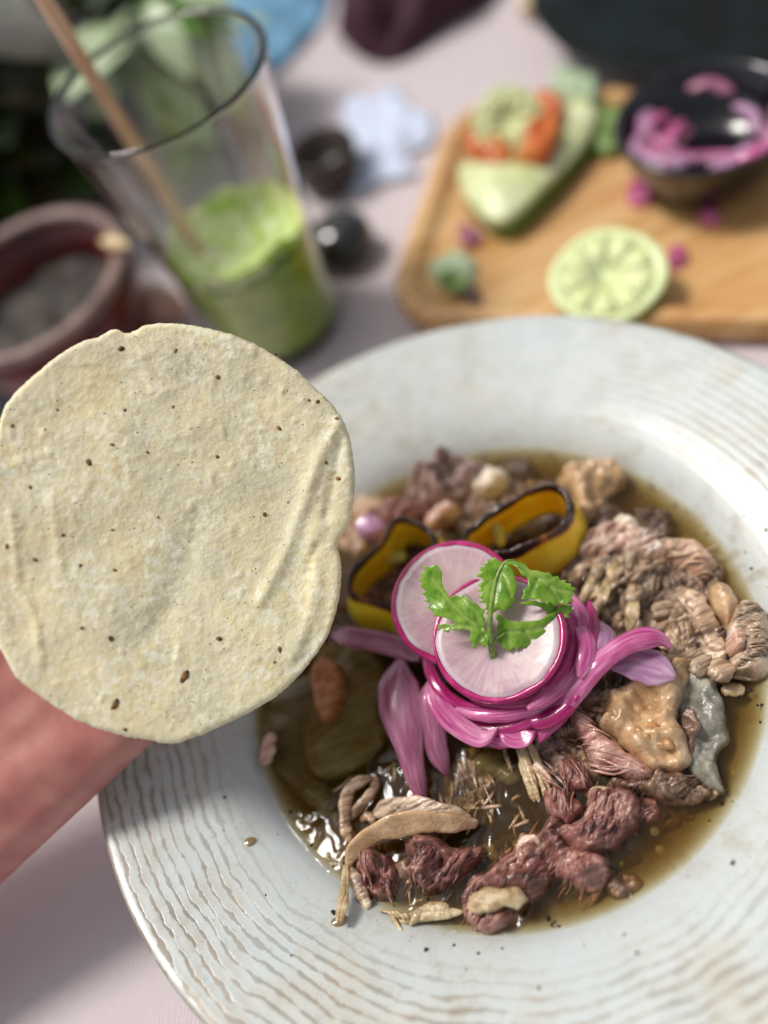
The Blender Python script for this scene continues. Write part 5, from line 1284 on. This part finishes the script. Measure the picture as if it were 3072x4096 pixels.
# ------------------------------------------------------------------ napkins and cloths
def crumple(name, outl, mat, z, amp, freq, seed, label, cat, step=.005):
    pl = flat(z)
    h = lambda u, v: amp * (abs(nz(u * freq, v * freq, seed, 3)) * 1.6 + .25 * nz(u * freq * 3, v * freq * 3, seed, 2))
    return tag(patch(name, outl, pl, step, lambda u, v, d: h(u, v) * min(1, d / .01 + .1) + .0012, lambda u, v, d: h(u, v) * min(1, d / .01 + .1), mat), label, cat)
PAP = Mat('white_paper', 'cdd6ea', .8).m
crumple('paper_napkin', c2([(180, 340), (260, 355), (330, 300), (400, 400), (455, 395), (470, 500), (380, 560), (420, 620), (300, 650), (190, 700), (150, 610), (210, 520), (150, 430)]), PAP, .001, .008, 45, 2.0, 'crumpled bluish white paper napkin between glass and board', 'napkin', .003)
MAR = Mat('maroon_cloth', '3a0f24', .75).m
crumple('cloth_napkin', c2([(130, 110), (200, 195), (300, 225), (400, 190), (520, 110), (680, 10), (760, -120), (560, -260), (300, -240), (170, -120), (200, 20)]), MAR, .001, .030, 14, 5.0, 'dark maroon cloth napkin bunched on the table behind the glass', 'napkin')
BLU = Mat('blue_cloth', '6fa0c0', .75).m
crumple('blue_napkin', c1([(740, -20), (800, 170), (960, 330), (1130, 340), (1240, 270), (1370, 120), (1420, 0), (1380, -160), (1000, -200), (860, -100)]), BLU, .001, .016, 20, 8.0, 'light blue napkin on the table behind the glass', 'napkin')

# dark plate far right
pc = at_z(c2([(1560, -60)])[0], .02)
M = Mat('dark_glaze', '0a0f10', .5); M.set('Specular IOR Level', .15); M.set('Base Color', M.ramp(M.noise(30, 3), (.4, '080b0b'), (.65, '141f20'))); DG = M.m
dp = lathe('dark_plate', [(0, .003), (.06, .003), (.065, 0), (.07, 0), (.085, .010), (.118, .024), (.121, .0265), (.118, .028), (.085, .016), (.07, .010), (0, .009)], DG, (pc.x + .020, pc.y + .020, 0), 96)
tag(dp, 'large dark green-black plate behind the board', 'plate')
p = at_z(c2([(850, 20)])[0], .006)
tag(sweep('crust', [p + Vector((-.012, .004, 0)), p + Vector((0, .002, .003)), p + Vector((.012, -.004, 0))], .012, .01, PD, step=.002), 'pale bread crust beside the dark plate', 'bread')

# ------------------------------------------------------------------ leafy plant at the back left
def plant(px, label, n, hgt, spread, mats, seed, lsz):
    base = at_z(px, hgt * .6); base.z = 0.0
    rp = random.Random(seed)
    o = empty('potted_herb', base); tag(o, label, 'plant')
    lathe('pot', [(0, 0), (.026, 0), (.034, .04), (.036, .044), (.033, .044), (.028, .03), (0, .03)], Mat('dark_pot', '2a241c', .6).m, tuple(base), 40, o)
    for k in range(n):
        a = rp.uniform(0, 2 * math.pi); r_ = spread * math.sqrt(rp.random()); z = .03 + hgt * rp.random()
        tip = base + Vector((r_ * math.cos(a), r_ * math.sin(a), z))
        if k % 3 == 0: sweep('stem', [base + Vector((.012 * math.cos(a), .012 * math.sin(a), .03)), base.lerp(tip, .55) + Vector((0, 0, .01)), tip], .0022, .0022, CST, o, step=.006, ns=6)
        L = lsz * rp.uniform(.7, 1.3); wl = L * rp.uniform(.45, .62)
        d = Vector((math.cos(a + rp.uniform(-.8, .8)), math.sin(a + rp.uniform(-.8, .8)), rp.uniform(-.5, .4))).normalized()
        s = d.cross(Vector((rp.uniform(-.4, .4), rp.uniform(-.4, .4), 1))).normalized(); nn_ = s.cross(d)
        V, F = [], []
        for i in range(7):
            t_ = i / 6; w_ = wl / 2 * math.sin(math.pi * min(.985, t_ * .9 + .08)) ** .8
            for j in (-1, 0, 1): V.append(tip + d * (L * (t_ - .2)) + s * (w_ * j) + nn_ * (-.25 * L * t_ * t_ + .15 * w_ * abs(j)))
        for i in range(6):
            for j in range(2): q = i * 3 + j; F.append((q, q + 1, q + 4, q + 3))
        link('leaf', V, F, mats[k % len(mats)], o)
def leafm(name, a, b):
    M = Mat(name, a, .4); M.set('Base Color', M.ramp(M.noise(60, 3), (.35, a), (.65, b)))
    return M.m
LG = [leafm('leaf_dark', '1f3208', '34500f'), leafm('leaf_mid', '3f5c18', '5d7d2a')]
LPg = [leafm('leaf_pale', '90a866', 'b4c48e'), leafm('leaf_green', '4a7a14', '6a9a2c'), leafm('leaf_mint', '9db38a', 'c0cda8')]
LO = [leafm('leaf_olive', '2a270e', '45401a'), leafm('leaf_brown', '2b2418', '3f3626')]
plant(c1([(700, 330)])[0], 'pale green leafy herb in a dark pot behind the glass', 24, .07, .042, LPg, 3, .05)
plant(c1([(-110, 200)])[0], 'dark olive leafy plant in a dark pot at the table end', 150, .13, .10, LO + LG[:1], 5, .055)
plant(c1([(-300, 640)])[0], 'dark green leafy plant in a dark pot beyond the clay bowl', 50, .10, .06, LO + LG, 8, .05)
